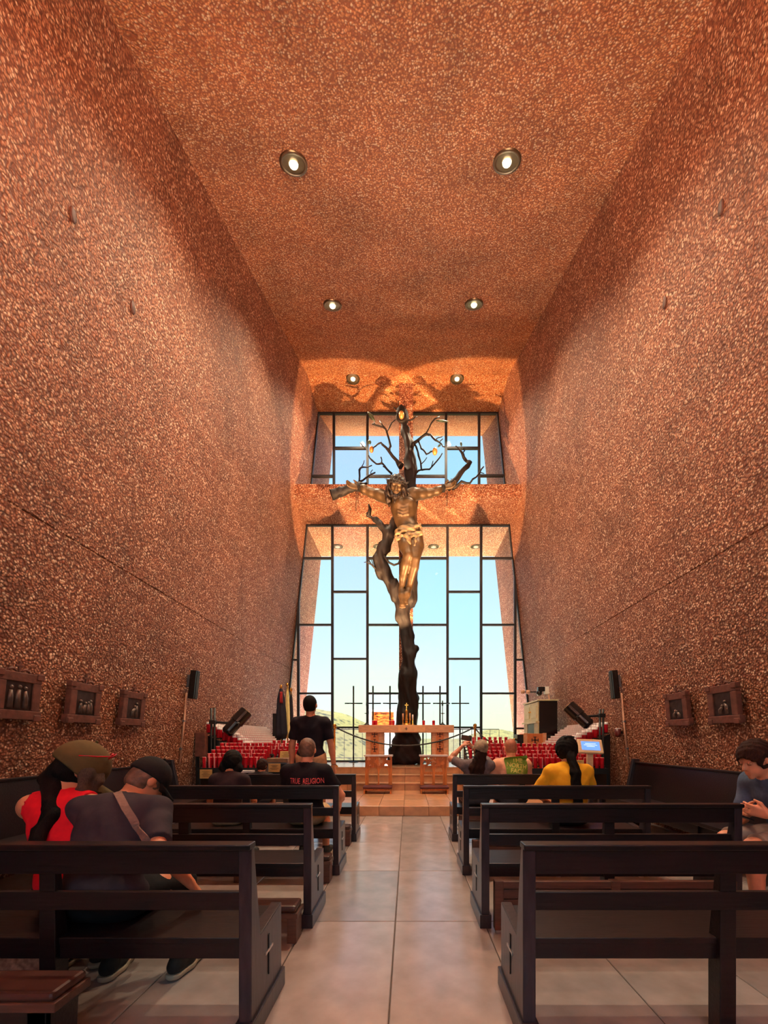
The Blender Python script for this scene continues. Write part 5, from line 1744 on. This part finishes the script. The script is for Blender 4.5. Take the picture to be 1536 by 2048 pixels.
def person(label, hip, yaw=0.0, lean=0.1, slean=0.0, head=(0.1, 0, 0), wrists=None, poles=None, feet=None, knee_pole=(0, 1, 0.6), sc=1.0, bulk=1.0,
           skin='tan', shirt=None, sleeve=0.62, pants=None, pants_len=2.0, shoes=None, vs=0.011, female=False, curl=0.5, palm=None, neck_len=0.05, group=None, socks=None):
    hip = Vector(hip)
    Rw = Matrix.Rotation(yaw, 3, 'Z')
    W = lambda v: hip + Rw @ (Vector(v) * sc)
    dn = lambda t: Vector((math.sin(slean), math.sin(t), math.cos(t))).normalized()
    p0 = Vector((0, 0, 0))
    p1 = p0 + dn(lean * 0.5) * 0.17
    p2 = p1 + dn(lean) * 0.17
    p3 = p2 + dn(lean * 1.35) * 0.15
    Rt1 = Rw @ Matrix.Rotation(-lean * 0.7, 3, 'X')
    Rt2 = Rw @ Matrix.Rotation(-lean * 1.1, 3, 'X') @ Matrix.Rotation(slean, 3, 'Y')
    Rh = Rw @ rotm(*head)
    nb = p3 + dn(lean * 1.35 + head[0] * 0.4) * neck_len
    Hc = W(nb) + Rh @ (Vector((0, 0.022, 0.112)) * sc)
    hv = lambda x, y, z: Hc + Rh @ (Vector((x, y, z)) * sc)
    sw = (0.165 if female else 0.182) * (0.6 + 0.4 * bulk)
    sh = [W(p2 + dn(lean) * 0.085 + Vector((q * sw, 0, 0))) for q in (-1, 1)]
    wrists = wrists or [(-0.13, 0.36, 0.10), (0.13, 0.36, 0.10)]
    poles = poles or [(-0.7, -0.5, -0.5), (0.7, -0.5, -0.5)]
    LA, LF = 0.295 * sc, 0.255 * sc
    arms = []
    for q in (0, 1):
        wp = wrists[q]
        wp = wp if isinstance(wp, Vector) else W(wp)
        el, wr = ik(sh[q], wp, LA, LF, Rw @ Vector(poles[q]))
        arms.append((sh[q], el, wr))
    feet = feet or [(-0.13, 0.42, -hip.z / sc + 0.085), (0.13, 0.42, -hip.z / sc + 0.085)]
    legs = []
    for q in (0, 1):
        hp = W((-0.095 if q == 0 else 0.095, 0, -0.01))
        an = feet[q] if isinstance(feet[q], Vector) else W(feet[q])
        kn, an = ik(hp, an, 0.435 * sc, 0.425 * sc, Rw @ Vector(knee_pole))
        legs.append((hp, kn, an))
    B = bulk
    def torso(s, g, k=0.045):
        s.ell(W(p0 + Vector((0, -0.01, 0.02))), ((0.172 * B + g) * sc, (0.122 * B + g) * sc, (0.115 + g) * sc), Rt1, k)
        s.ell(W(p1), ((0.148 * B + g) * sc, (0.108 * B + g) * sc, (0.15 + g) * sc), Rt1, k)
        s.ell(W(p2 + Vector((0, 0.0, -0.01))), ((0.165 * B + g) * sc, (0.112 * B + g) * sc, (0.17 + g) * sc), Rt2, k)
        s.cone(sh[0], sh[1], (0.062 + g) * sc, (0.062 + g) * sc, k)
        for q in (0, 1):
            s.cone(W(p3 - dn(lean) * 0.01), sh[q].lerp(W(p3), 0.1), (0.048 + g) * sc, (0.052 + g) * sc, k)
        if female:
            for q in (-1, 1):
                s.ell(W(p2 + Vector((q * 0.075, 0.085, -0.02))), ((0.07 + g) * sc, (0.055 + g) * sc, (0.065 + g) * sc), Rt2, 0.03)
    s = SDF(vs)
    torso(s, 0)
    s.cone(W(p3 - dn(lean) * 0.03), hv(0, -0.025, -0.06), 0.060 * sc, 0.054 * sc, 0.03)
    # head with its features
    s.ell(hv(0, -0.008, 0.022), (0.077 * sc, 0.096 * sc, 0.098 * sc), Rh, 0.02)
    s.ell(hv(0, 0.028, -0.052), (0.056 * sc, 0.066 * sc, 0.066 * sc), Rh, 0.03)
    s.cone(hv(0, 0.088, 0.008), hv(0, 0.108, -0.028), 0.009 * sc, 0.014 * sc, 0.012)
    s.cone(hv(-0.035, 0.080, 0.022), hv(0.035, 0.080, 0.022), 0.011 * sc, 0.011 * sc, 0.015)
    for q in (-1, 1):
        s.cutell(hv(q * 0.031, 0.094, 0.004), (0.017 * sc, 0.013 * sc, 0.010 * sc), Rh, 0.006)
        s.ell(hv(q * 0.080, -0.012, -0.004), (0.012 * sc, 0.022 * sc, 0.032 * sc), Rh, 0.008)
    s.cone(hv(-0.018, 0.088, -0.062), hv(0.018, 0.088, -0.062), 0.008 * sc, 0.008 * sc, 0.006)
    s.cone(hv(-0.015, 0.084, -0.076), hv(0.015, 0.084, -0.076), 0.009 * sc, 0.009 * sc, 0.006)
    s.ell(hv(0, 0.074, -0.102), (0.022 * sc, 0.018 * sc, 0.016 * sc), Rh, 0.015)
    for q in (0, 1):
        a, e, wv = arms[q]
        s.chain([a, a.lerp(e, 0.5), e], [0.054 * sc * (0.5 + B * 0.5), 0.047 * sc, 0.038 * sc], 0.03)
        s.chain([e, e.lerp(wv, 0.3), wv], [0.038 * sc, 0.041 * sc, 0.026 * sc], 0.02)
        nr = Vector(palm[q]) if palm else Rw @ Vector((-0.2 if q else 0.2, 0.2, -1))
        hd = (wv - e).normalized()
        if abs(hd.dot(nr.normalized())) > 0.95:
            nr = Rw @ Vector((-1 if q else 1, 0, 0))
        hand(s, wv, hd, nr, 1 if q else -1, sc, curl)
        hp, kn, an = legs[q]
        s.chain([hp, hp.lerp(kn, 0.5), kn], [0.088 * sc, 0.076 * sc, 0.056 * sc], 0.04)
        s.chain([kn, kn.lerp(an, 0.35), an], [0.055 * sc, 0.054 * sc, 0.036 * sc], 0.03)
        f = Rw @ Vector((0.02 if q else -0.02, 1, 0))
        f.normalize()
        s.cone(an - Vector((0, 0, 0.035 * sc)), an + f * 0.15 * sc - Vector((0, 0, 0.055 * sc)), 0.036 * sc, 0.026 * sc, 0.03)
    base = (hip.x, hip.y, min(l[2].z for l in legs) - 0.085 * sc)
    o = root('person', base, label, 'person', group)
    body = s.mesh('body', SK[skin], o)
    for q in (-1, 1):                                     # lowered lids and lashes
        e_ = MB().ball(tuple(hv(q * 0.031, 0.0795, 0.004)), 0.0125 * sc, 8).build('eyelid', SK[skin], body, smooth=True)
        MB().tube([hv(q * 0.031 + dx, 0.0915 - abs(dx) * 0.25, 0.000 - 0.002 * (1 - abs(dx) / 0.013)) for dx in (-0.013, -0.006, 0, 0.006, 0.013)], 0.0016 * sc, 5).build('lashes', HAIR['black'], body)
    ph = random.uniform(0, 9)
    fold = lambda X, Y, Z: 0.0035 * sc * np.sin(Z * 42 / sc + 5 * np.sin(X * 9 + ph) + Y * 14) * np.sin(X * 17 + ph) 
    out = {'o': o, 'hv': hv, 'Rh': Rh, 'sc': sc, 'W': W, 'arms': arms, 'legs': legs, 'body': body, 'Rw': Rw}
    if shirt:
        s = SDF(vs)
        torso(s, 0.012)
        if sleeve > 0:
            for q in (0, 1):
                a, e, wv = arms[q]
                if sleeve <= 1:
                    s.cone(a, a.lerp(e, sleeve), 0.070 * sc * (0.5 + B * 0.5), 0.064 * sc, 0.03, True)
                else:
                    s.chain([a, e], [0.068 * sc, 0.054 * sc], 0.03)
                    s.cone(e, e.lerp(wv, sleeve - 1), 0.054 * sc, 0.042 * sc, 0.02, True)
        else:                                             # a sleeveless top: cut back to shoulder straps
            for q in (0, 1):
                s.cutell(sh[q] + Rw @ Vector(((0.045 if q else -0.045), 0, 0.01)) * sc, (0.075 * sc, 0.12 * sc, 0.12 * sc), k=0.01)
        s.cutplane(W(p0 + Vector((0, 0, -0.055 if feet is None or pants_len < 3 else -0.055))), Rw @ Vector((0, 0, -1)))
        s.cutell(W(p3 + Vector((0, 0.02, 0.03))), (0.066 * sc, 0.075 * sc, 0.05 * sc))
        out['shirt'] = s.mesh('shirt', shirt, o, noise=fold)
    if pants:
        s = SDF(vs)
        s.ell(W(p0 + Vector((0, -0.01, -0.01))), (0.18 * B * sc, 0.132 * B * sc, 0.105 * sc), Rt1, 0.04)
        for q in (0, 1):
            hp, kn, an = legs[q]
            if pants_len <= 1:
                s.cone(hp, hp.lerp(kn, pants_len), 0.102 * sc, 0.086 * sc, 0.04, True)
            else:
                s.chain([hp, kn], [0.100 * sc, 0.070 * sc], 0.04)
                s.cone(kn, kn.lerp(an, pants_len - 1), 0.070 * sc, 0.054 * sc, 0.03, True)
        out['trousers'] = s.mesh('trousers' if pants_len > 1 else 'shorts', pants, o, noise=fold)
    if shoes:
        for q in (0, 1):
            an = legs[q][2]
            f = Rw @ Vector((0.1 if q else -0.1, 1, 0))
            f.normalize()
            zf = an.z - 0.085 * sc
            G = lambda a, h: Vector((an.x, an.y, zf)) + f * a * sc + Vector((0, 0, h * sc))
            s = SDF(0.008)
            s.chain([G(-0.03, 0.055), G(0.06, 0.055), G(0.17, 0.045)], [0.040 * sc, 0.043 * sc, 0.036 * sc], 0.03)
            s.cone(G(-0.01, 0.07), G(0.0, 0.095), 0.042 * sc, 0.042 * sc, 0.02)
            s.cutplane(G(0, 0.028), (0, 0, -1))
            sho = s.mesh('shoe', shoes, o)
            s = SDF(0.008)
            s.chain([G(-0.035, 0.02), G(0.06, 0.02), G(0.175, 0.024)], [0.044 * sc, 0.046 * sc, 0.039 * sc], 0.03)
            s.cutplane(G(0, 0.001), (0, 0, -1))
            s.cutplane(G(0, 0.030), (0, 0, 1))
            s.mesh('sole', M['rubber'], sho)
    return out

def hair_cap(P, m, grow=0.012, fringe=0.04, nape=-0.075, name='hair', noise=0.004, vs=0.009):
    """hair that follows the skull, cut back from the face and at the nape"""
    s = SDF(vs)
    hv, Rh, sc = P['hv'], P['Rh'], P['sc']
    s.ell(hv(0, -0.012, 0.026), ((0.078 + grow) * sc, (0.097 + grow) * sc, (0.098 + grow) * sc), Rh, 0.02)
    s.ell(hv(0, -0.045, -0.035), ((0.062 + grow * 0.6) * sc, (0.052 + grow) * sc, 0.06 * sc), Rh, 0.03)
    s.cutell(hv(0, 0.105, -0.055), (0.092 * sc, 0.085 * sc, (0.055 + fringe) * sc), Rh, 0.01)
    for q in (-1, 1):
        s.cutell(hv(q * 0.088, 0.0, -0.025), (0.024 * sc, 0.036 * sc, 0.045 * sc), Rh, 0.01)
    s.cutplane(hv(0, 0, nape), tuple(Rh @ Vector((0, 0, -1))))
    return s.mesh(name, m, P['o'], noise=lambda X, Y, Z: noise * np.sin(X * 90 + 4 * np.sin(Z * 30)) * np.sin(Y * 80 + Z * 40))

def bvh_of(o):
    me = o.data
    off = origin_of(o)
    return BVHTree.FromPolygons([Vector(v.co) + off for v in me.vertices], [tuple(p.vertices) for p in me.polygons])

def print_on(shirt, text, size, c, m, name, wide=1.0, rot=0.0, bold=0.0, space=1.0):
    """flat lettering laid on the back of a shirt; c: its centre on the back"""
    me = text_mesh(text, size, bold=bold)
    bv = bvh_of(shirt)
    off = origin_of(shirt.parent)
    bm = bmesh.new()
    bm.from_mesh(me)
    bmesh.ops.triangulate(bm, faces=bm.faces)
    bmesh.ops.subdivide_edges(bm, edges=[e for e in bm.edges if e.calc_length() > 0.02], cuts=2)
    cr, sr = math.cos(rot), math.sin(rot)
    for v in bm.verts:
        x, y = v.co.x * wide, v.co.y - size * 0.35
        X, Z = c[0] + x * cr - y * sr, c[2] + x * sr + y * cr
        hit = bv.ray_cast(Vector((X, c[1] - 0.6, Z)), Vector((0, 1, 0)))
        Y = hit[0].y - 0.004 if hit[0] is not None else c[1]
        v.co = Vector((X, Y, Z)) - off
    bm.to_mesh(me)
    bm.free()
    me.materials.clear()
    me.materials.append(m)
    o = bpy.data.objects.new(name, me)
    COL.objects.link(o)
    o.parent = shirt.parent
    return o

def ribbon_on(shirt, pts, width, m, name, thick=0.005, n=26):
    """a strap laid over the back along points picked in the photograph"""
    bv = bvh_of(shirt)
    P3 = []
    eye = Vector((0, 0, EYE))
    for i in range(n):
        t = i / (n - 1) * (len(pts) - 1)
        k = min(int(t), len(pts) - 2)
        f = t - k
        dr = at(pts[k][0] * (1 - f) + pts[k + 1][0] * f, pts[k][1] * (1 - f) + pts[k + 1][1] * f, 1.0) - eye
        hit = bv.ray_cast(eye, dr.normalized())
        if hit[0] is not None:
            P3.append((hit[0] + hit[1] * 0.003, hit[1]))
    vs, fs = [], []
    for i, (p, nr) in enumerate(P3):
        t = (P3[min(i + 1, len(P3) - 1)][0] - P3[max(i - 1, 0)][0]).normalized()
        sd = t.cross(nr).normalized() * width / 2
        vs += [p - sd, p + sd, p + sd + nr * thick, p - sd + nr * thick]
    for i in range(len(P3) - 1):
        for k in range(4):
            fs.append((i * 4 + k, i * 4 + (k + 1) % 4, i * 4 + 4 + (k + 1) % 4, i * 4 + 4 + k))
    e = (len(P3) - 1) * 4
    fs += [(3, 2, 1, 0), (e, e + 1, e + 2, e + 3)]
    return MB().add(vs, fs).build(name, m, shirt.parent), P3

def cap(P, m, brim_dir=0.0, brim=True, grow=0.016, low=0.012, name='cap', tilt=0.0, brim_m=None):
    hv, Rh, sc = P['hv'], P['Rh'], P['sc']
    s = SDF(0.008)
    s.ell(hv(0, -0.010, 0.032), ((0.080 + grow) * sc, (0.099 + grow) * sc, (0.098 + grow) * sc), Rh, 0.02)
    s.cutplane(hv(0, 0, low), tuple(Rh @ Vector((0, tilt, -1))))
    o = s.mesh(name, m, P['o'])
    MB().ball(tuple(hv(0, -0.01, 0.135 + grow)), 0.009 * sc, 6).build('button', m, o, smooth=True)
    if brim:
        vs, fs = [], []
        n = 14
        for ly in (0.0, -0.007):
            for i in range(n + 1):
                a = math.pi * (0.10 + 0.80 * i / n)
                for f in (0.95, 1.35, 1.72):
                    x = math.cos(a) * (0.080 + grow) * (0.97 if f < 1 else (1.0 if f < 1.5 else 0.86))
                    y = math.sin(a) * (0.098 + grow) * f - 0.010
                    vs.append(hv(x, y, low + 0.006 + ly - 0.32 * x * x * 9 * (f - 0.9) - 0.03 * (f - 0.95)))
        k = (n + 1) * 3
        for i in range(n):
            for j in range(2):
                a = i * 3 + j
                fs.append((a, a + 1, a + 4, a + 3))
                fs.append((k + a + 3, k + a + 4, k + a + 1, k + a))
            fs.append((i * 3 + 2, k + i * 3 + 2, k + i * 3 + 5, i * 3 + 5))
        MB().add(vs, fs).build('brim', brim_m or m, o, smooth=True)
    return o

def strands(P, m, paths, name='hair_lock'):
    s = SDF(0.010)
    for pts, rs_ in paths:
        s.chain(pts, rs_, 0.02)
    return s.mesh(name, m, P['o'], noise=lambda X, Y, Z: 0.004 * np.sin(X * 110 + 3 * np.sin(Z * 24)) + 0.002 * np.sin(Y * 90))

# --- man in the dark polo shirt, near left
P = person('man in a dark polo shirt and black cap, sling strap across his back, head bowed', (-1.47, 2.06, 0.54), lean=0.52, slean=-0.10, head=(0.72, -0.62, 0.0), bulk=1.12,
           wrists=[(-0.06, 0.40, 0.10), Vector((-1.10, 2.14, 0.58))], poles=[(-0.8, -0.2, -0.4), (0.25, -1, 0.0)], feet=[Vector((-1.63, 2.33, 0.088)), Vector((-1.27, 2.35, 0.088))],
           skin='tan', shirt=cloth('dark slate polo', S(58, 48, 56), 0.1), sleeve=0.85, pants=cloth('black long shorts', S(26, 24, 28)), pants_len=1.45, shoes=M['shoe'], vs=0.010)
hair_cap(P, HAIR['greybrown'], 0.004, 0.045, -0.07)
capm = cloth('black cap cloth', S(34, 28, 30))
cap(P, capm, low=0.018)
sb, PT = ribbon_on(P['shirt'], [(232, 1580), (252, 1618), (276, 1655), (302, 1692), (322, 1730)], 0.036, cloth('brown webbing', S(132, 104, 96), 0.1, 80), 'sling_strap')
if len(PT) > 17:
    p_, n_ = PT[17]
    t_ = (PT[18][0] - PT[16][0]).normalized()
    sd = t_.cross(n_)
    R = Matrix((sd, t_, n_)).transposed()
    MB().obox(p_ + n_ * 0.006, (0.044, 0.020, 0.008), R).build('buckle', M['black'], sb)
s = SDF(0.009)                                            # folded collar
hv = P['hv']
W = P['W']
nk = [W((0.078 * math.cos(a), 0.200 + 0.062 * math.sin(a), 0.435 - 0.012 * math.sin(a))) for a in [2 * math.pi * i / 12 for i in range(13)]]
s.chain(nk, [0.016] * 13, 0.01)
s.mesh('collar', P['shirt'].data.materials[0], P['o'])

# --- woman in red, near left
red = cloth('red ribbed tank top', S(226, 26, 44), 0.08)
P = person('woman in a red tank top and olive cap with long dark hair', (-1.72, 2.20, 0.54), lean=0.20, slean=-0.30, head=(0.50, -0.80, 0.0), female=True, sc=0.99,
           wrists=[(0.02, 0.38, 0.08), (0.16, 0.36, 0.10)], skin='tan', shirt=red, sleeve=0, pants=cloth('dark leggings', S(34, 28, 32)), pants_len=1.9, shoes=M['shoe'], vs=0.010, feet=[Vector((-1.97, 2.46, 0.085)), Vector((-1.78, 2.47, 0.085))])
hair_cap(P, HAIR['black'], 0.018, 0.02, -0.09)
oc = cloth('olive cap cloth', S(98, 80, 50), 0.08)
cap(P, oc, grow=0.044, low=-0.03, tilt=-0.35)
hv = P['hv']
g = mat('red framed sunglasses', S(190, 30, 40), 0.2)
b = MB()
for q in (-1, 1):
    ring = [hv(q * 0.045 + 0.036 * math.cos(a), 0.085 + 0.012 * math.sin(a), 0.135 + 0.022 * math.sin(a)) for a in [2 * math.pi * i / 12 for i in range(13)]]
    b.tube(ring, 0.0045, 6)
    b.tube([hv(q * 0.082, 0.085, 0.135), hv(q * 0.112, 0.01, 0.10), hv(q * 0.112, -0.06, 0.07)], 0.004, 6)
b.tube([hv(-0.01, 0.09, 0.135), hv(0.01, 0.09, 0.135)], 0.0045, 6)
b.build('sunglasses', g, P['o'], smooth=True)
W = P['W']
strands(P, HAIR['black'], [
    ([hv(-0.03, -0.09, -0.02), hv(-0.02, -0.11, -0.10), W((-0.07, -0.06, 0.38)), W((-0.10, -0.115, 0.27)), W((-0.105, -0.12, 0.15))], [0.042, 0.034, 0.030, 0.027, 0.01]),
    ([hv(-0.05, -0.07, -0.03), W((-0.09, -0.04, 0.40)), W((-0.115, -0.09, 0.31)), W((-0.12, -0.105, 0.20))], [0.034, 0.028, 0.026, 0.01]),
    ([hv(-0.045, -0.07, -0.04), W((-0.13, -0.02, 0.39)), W((-0.16, -0.03, 0.28))], [0.03, 0.026, 0.01])], 'long_hair')
strands(P, mat('grey-brown braids', S(78, 60, 50), 0.75, spec=0.2, var=0.4, scale=10, stretch=(30, 30, 6)), [
    ([hv(0.07, 0.02, 0.07), hv(0.10, 0.02, 0.0), hv(0.12, 0.04, -0.09), hv(0.13, 0.07, -0.17)], [0.03, 0.035, 0.025, 0.01]),
    ([hv(0.05, 0.07, 0.05), hv(0.09, 0.08, -0.02), hv(0.10, 0.10, -0.12)], [0.025, 0.03, 0.012])], 'braids')

# --- dark-haired person and the small dark head on the left
P = person('dark-haired person in a dark top, seen from behind between the left pews', (-1.86, 4.36, 0.52), lean=0.22, head=(0.25, 0.15, 0.06), sc=0.86, female=True, skin='tan', shirt=cloth('dark brown top', S(52, 36, 40)), pants=cloth('pale shorts', S(206, 178, 140)), pants_len=0.8, shoes=M['shoe'], vs=0.011)
hair_cap(P, HAIR['black'], 0.032, 0.015, -0.10, vs=0.010)
hv = P['hv']
strands(P, HAIR['black'], [([hv(q * 0.07, -0.03, 0.0), hv(q * 0.085, -0.03, -0.08), hv(q * 0.07, -0.05, -0.14)], [0.04, 0.045, 0.02]) for q in (-1, 0, 1)], 'bob')
P = person('small child with dark hair sitting low in the foremost left pew', (-1.98, 5.66, 0.50), lean=0.2, head=(0.2, -0.1, 0), sc=0.70, skin='tan', shirt=cloth('charcoal child top', S(48, 40, 44)), pants=cloth('child shorts', S(70, 66, 72)), pants_len=0.9, shoes=M['shoe'], vs=0.011, feet=[(-0.12, 0.42, -0.36), (0.12, 0.42, -0.36)])
hair_cap(P, HAIR['brown'], 0.022, 0.02, -0.095, vs=0.010)

# --- man in the lettered black T-shirt
P = person('man with cropped hair in a black T-shirt lettered in red across the back', (-1.05, 4.36, 0.54), lean=0.10, head=(0.06, -0.05, 0), bulk=1.12, sc=1.0, skin='fair', shirt=cloth('black lettered T-shirt', S(28, 20, 28), 0.1), sleeve=0.7,
           pants=cloth('tan shorts', S(196, 160, 120)), pants_len=0.9, shoes=M['shoe'], vs=0.010, wrists=[(-0.12, 0.38, 0.10), (0.30, 0.26, 0.06)])
hair_cap(P, HAIR['greybrown'], 0.007, 0.04, -0.07, noise=0.0015)
d = 4.25
print_on(P['shirt'], 'TRUE  RELIGION', 0.078, at(612, 1562, d), mat('coral shirt print', S(232, 92, 92), 0.7), 'lettering', wide=0.58, bold=0.001)
print_on(P['shirt'], '\u2013\u2013 \u2013 \u2013\u2013', 0.03, at(611, 1568.5, d), mat('pale shirt print', S(226, 170, 170), 0.7), 'small_print', wide=0.9)

# --- standing man
d = 6.12
zf = 0.0
P = person('tall man in a black T-shirt and khaki shorts, standing with his back turned', ((622 - CX) * d / FPX, d, 1.055), lean=-0.02, head=(-0.30, -0.10, 0.0), sc=1.13, bulk=1.0, skin='tan', shirt=cloth('plain black T-shirt', S(32, 24, 34), 0.1), sleeve=0.72,
           pants=cloth('khaki shorts', S(206, 160, 118)), pants_len=0.95, shoes=M['shoe'], vs=0.010, wrists=[(-0.25, 0.0, -0.15), (0.29, 0.05, -0.14)], poles=[(-0.6, -0.6, 0), (0.6, -0.6, 0)],
           feet=[(-0.12, 0.0, -0.9336 + 0.085), (0.12, 0.02, -0.9336 + 0.085)], knee_pole=(0, 1, 0), curl=0.35, palm=[(1, 0, 0), (-1, 0, 0)])
hair_cap(P, HAIR['black'], 0.006, 0.04, -0.06, noise=0.001)
P['W']
MB().tube([P['arms'][1][2] + Vector((0.030 * math.cos(a), 0.030 * math.sin(a), 0.01)) for a in [2 * math.pi * i / 12 for i in range(13)]], 0.005, 6).build('bracelet', M['black'], P['o'], smooth=True)

# --- three people in the right pews
d = 5.75
P = person('person in a camouflage cap and grey top raising a phone', (0.90, 5.66, 0.54), lean=-0.02, slean=0.06, head=(-0.35, 0.25, 0.18), female=True, sc=0.97, skin='tan', shirt=cloth('grey ribbed top', S(112, 98, 100), 0.2), sleeve=0.75, pants=cloth('grey trousers', S(84, 78, 82)), shoes=M['shoe'], vs=0.010,
           wrists=[at(924, 1493, 5.93), at(943, 1492, 5.98)], poles=[(-1, 0.1, -0.5), (0.8, 0.3, -0.6)], curl=0.7, palm=[(0.6, 0.3, 0), (-0.6, 0.3, 0)])
camo = mat('camouflage cap cloth', S(150, 130, 108), 0.85, var=0.65, scale=16)
cap(P, camo, grow=0.014, low=0.0)
hair_cap(P, HAIR['brown'], 0.010, 0.02, -0.09)
hv = P['hv']
W = P['W']
strands(P, HAIR['brown'], [([hv(q * 0.04, -0.08, -0.03), W((q * 0.06, -0.10, 0.40)), W((q * 0.07, -0.13, 0.28))], [0.035, 0.045, 0.015]) for q in (-1, 0, 1)], 'long_hair')
c = at(933, 1476, 6.0)
ph = tag(root('phone', c), 'black phone held up in both hands by the person in the camouflage cap', 'phone')
MB().obox(c, (0.15, 0.009, 0.075), Matrix.Rotation(0.15, 3, 'Y') @ Matrix.Rotation(-0.3, 3, 'X')).build('case', M['blackgloss'], ph, bevel=0.003)
MB().obox(c + Vector((0.05, -0.007, 0.02)), (0.03, 0.004, 0.03), Matrix.Rotation(0.15, 3, 'Y') @ Matrix.Rotation(-0.3, 3, 'X')).build('lens_block', M['black'], ph)

P = person('bald man in a pale orange T-shirt with a green square on the back', (1.39, 5.66, 0.54), lean=0.12, head=(0.10, 0.1, 0), bulk=1.12, skin='fair', shirt=cloth('pale orange T-shirt', S(238, 172, 138), 0.06), sleeve=0.75, pants=cloth('grey shorts', S(88, 84, 90)), pants_len=0.9, shoes=M['shoe'], vs=0.010)
hair_cap(P, HAIR['stubble'], 0.003, 0.045, -0.07, noise=0.0005)
d = 5.58
bv = bvh_of(P['shirt'])
off = origin_of(P['o'])
c0 = at(1034, 1532, d)
vs_, fs_ = [], []
n = 8
for i in range(n + 1):
    for j in range(n + 1):
        u, v = (i / n - 0.5) * 0.30, (j / n - 0.5) * 0.25
        x, z = c0.x + u * 0.98 + v * -0.12, c0.z + v + u * 0.10
        hit = bv.ray_cast(Vector((x, 4.6, z)), Vector((0, 1, 0)))
        vs_.append(Vector((x, hit[0].y - 0.003 if hit[0] is not None else d, z)))
for i in range(n):
    for j in range(n):
        a = i * (n + 1) + j
        fs_.append((a, a + n + 1, a + n + 2, a + 1))
MB().add(vs_, fs_).build('green_print', mat('green shirt print', S(146, 178, 62), 0.7, var=0.08), P['o'])
ym = mat('yellow shirt print', S(248, 226, 120), 0.7)
for i, t in enumerate(('THE', 'NORTH', 'FACE')):
    print_on(P['shirt'], t, 0.080, (c0.x + (0.015 if i == 0 else 0.0), d, c0.z + 0.076 - 0.070 * i), ym, 'lettering', wide=0.95, rot=-0.16, bold=0.002).location += Vector((0, -0.002, 0))

yel = cloth('mustard yellow T-shirt', S(255, 184, 44), 0.06)
P = person('woman in a mustard yellow T-shirt with a long black ponytail', (1.66, 4.36, 0.54), lean=0.10, head=(0.18, 0.0, 0), bulk=1.16, female=True, skin='fair', shirt=yel, sleeve=0.85, pants=cloth('dark trousers', S(44, 38, 44)), shoes=M['shoe'], vs=0.010, wrists=[(-0.16, 0.36, 0.10), (0.16, 0.36, 0.10)], poles=[(-0.9, -0.3, -0.4), (0.9, -0.3, -0.4)])
hair_cap(P, HAIR['black'], 0.034, 0.015, -0.10)
hv, W = P['hv'], P['W']
strands(P, HAIR['black'], [([hv(0, -0.10, -0.045), hv(0, -0.135, -0.10), W((0.01, -0.125, 0.42)), W((0.01, -0.16, 0.26)), W((0.015, -0.17, 0.10)), W((0.015, -0.165, -0.02))], [0.045, 0.042, 0.048, 0.05, 0.042, 0.012])], 'ponytail')
MB().tube([hv(0.03 * math.cos(a), -0.132 + 0.03 * math.sin(a), -0.09) for a in [2 * math.pi * i / 12 for i in range(13)]], 0.012, 6).build('hair_tie', M['black'], P['o'], smooth=True)
MB().tube([hv(-0.03, -0.085, 0.105), hv(-0.05, -0.10, 0.125), hv(-0.02, -0.10, 0.135), hv(0.02, -0.10, 0.135), hv(0.055, -0.10, 0.125)], 0.008, 6).build('hair_clip', M['black'], P['o'], smooth=True)

# --- man on the right wall bench
P = person('man in a blue T-shirt and grey shorts bowed over a phone, right wall bench', (2.90, 3.18, 0.56), yaw=math.radians(96), lean=0.50, head=(0.40, 0.06, 0.0), sc=1.06, skin='fair', shirt=cloth('faded blue T-shirt', S(84, 96, 124), 0.16), sleeve=0.7, pants=cloth('grey shorts', S(150, 132, 124), 0.08), pants_len=0.95, shoes=M['shoe'], vs=0.008,
           wrists=[Vector((2.53, 2.98, 0.77)), Vector((2.52, 3.16, 0.75))], poles=[(-0.7, -0.4, -0.6), (0.7, -0.4, -0.6)], palm=[(0, 1, 0.3), (0, -1, 0.3)])
hair_cap(P, HAIR['brown'], 0.020, 0.052, -0.06, noise=0.006)
hv = P['hv']
b = MB()
for q in (-1, 1):
    b.tube([hv(q * 0.012, 0.086, 0.022), hv(q * 0.03, 0.084, 0.028), hv(q * 0.05, 0.074, 0.022)], 0.0035, 6)
b.build('eyebrows', HAIR['brown'], P['o'], smooth=True)
c = Vector((2.41, 3.08, 0.745))
ph = tag(root('phone', c), 'dark phone in the hands of the man on the right wall bench', 'phone')
MB().obox(c, (0.15, 0.075, 0.009), Matrix.Rotation(0.35, 3, 'Y')).build('case', M['blackgloss'], ph, bevel=0.003)
MB().obox(c + Vector((0, 0, 0.006)), (0.13, 0.066, 0.003), Matrix.Rotation(0.35, 3, 'Y')).build('screen', M['relief'], ph)
print('candles:', N_IND[0], 'objects:', len(bpy.data.objects))
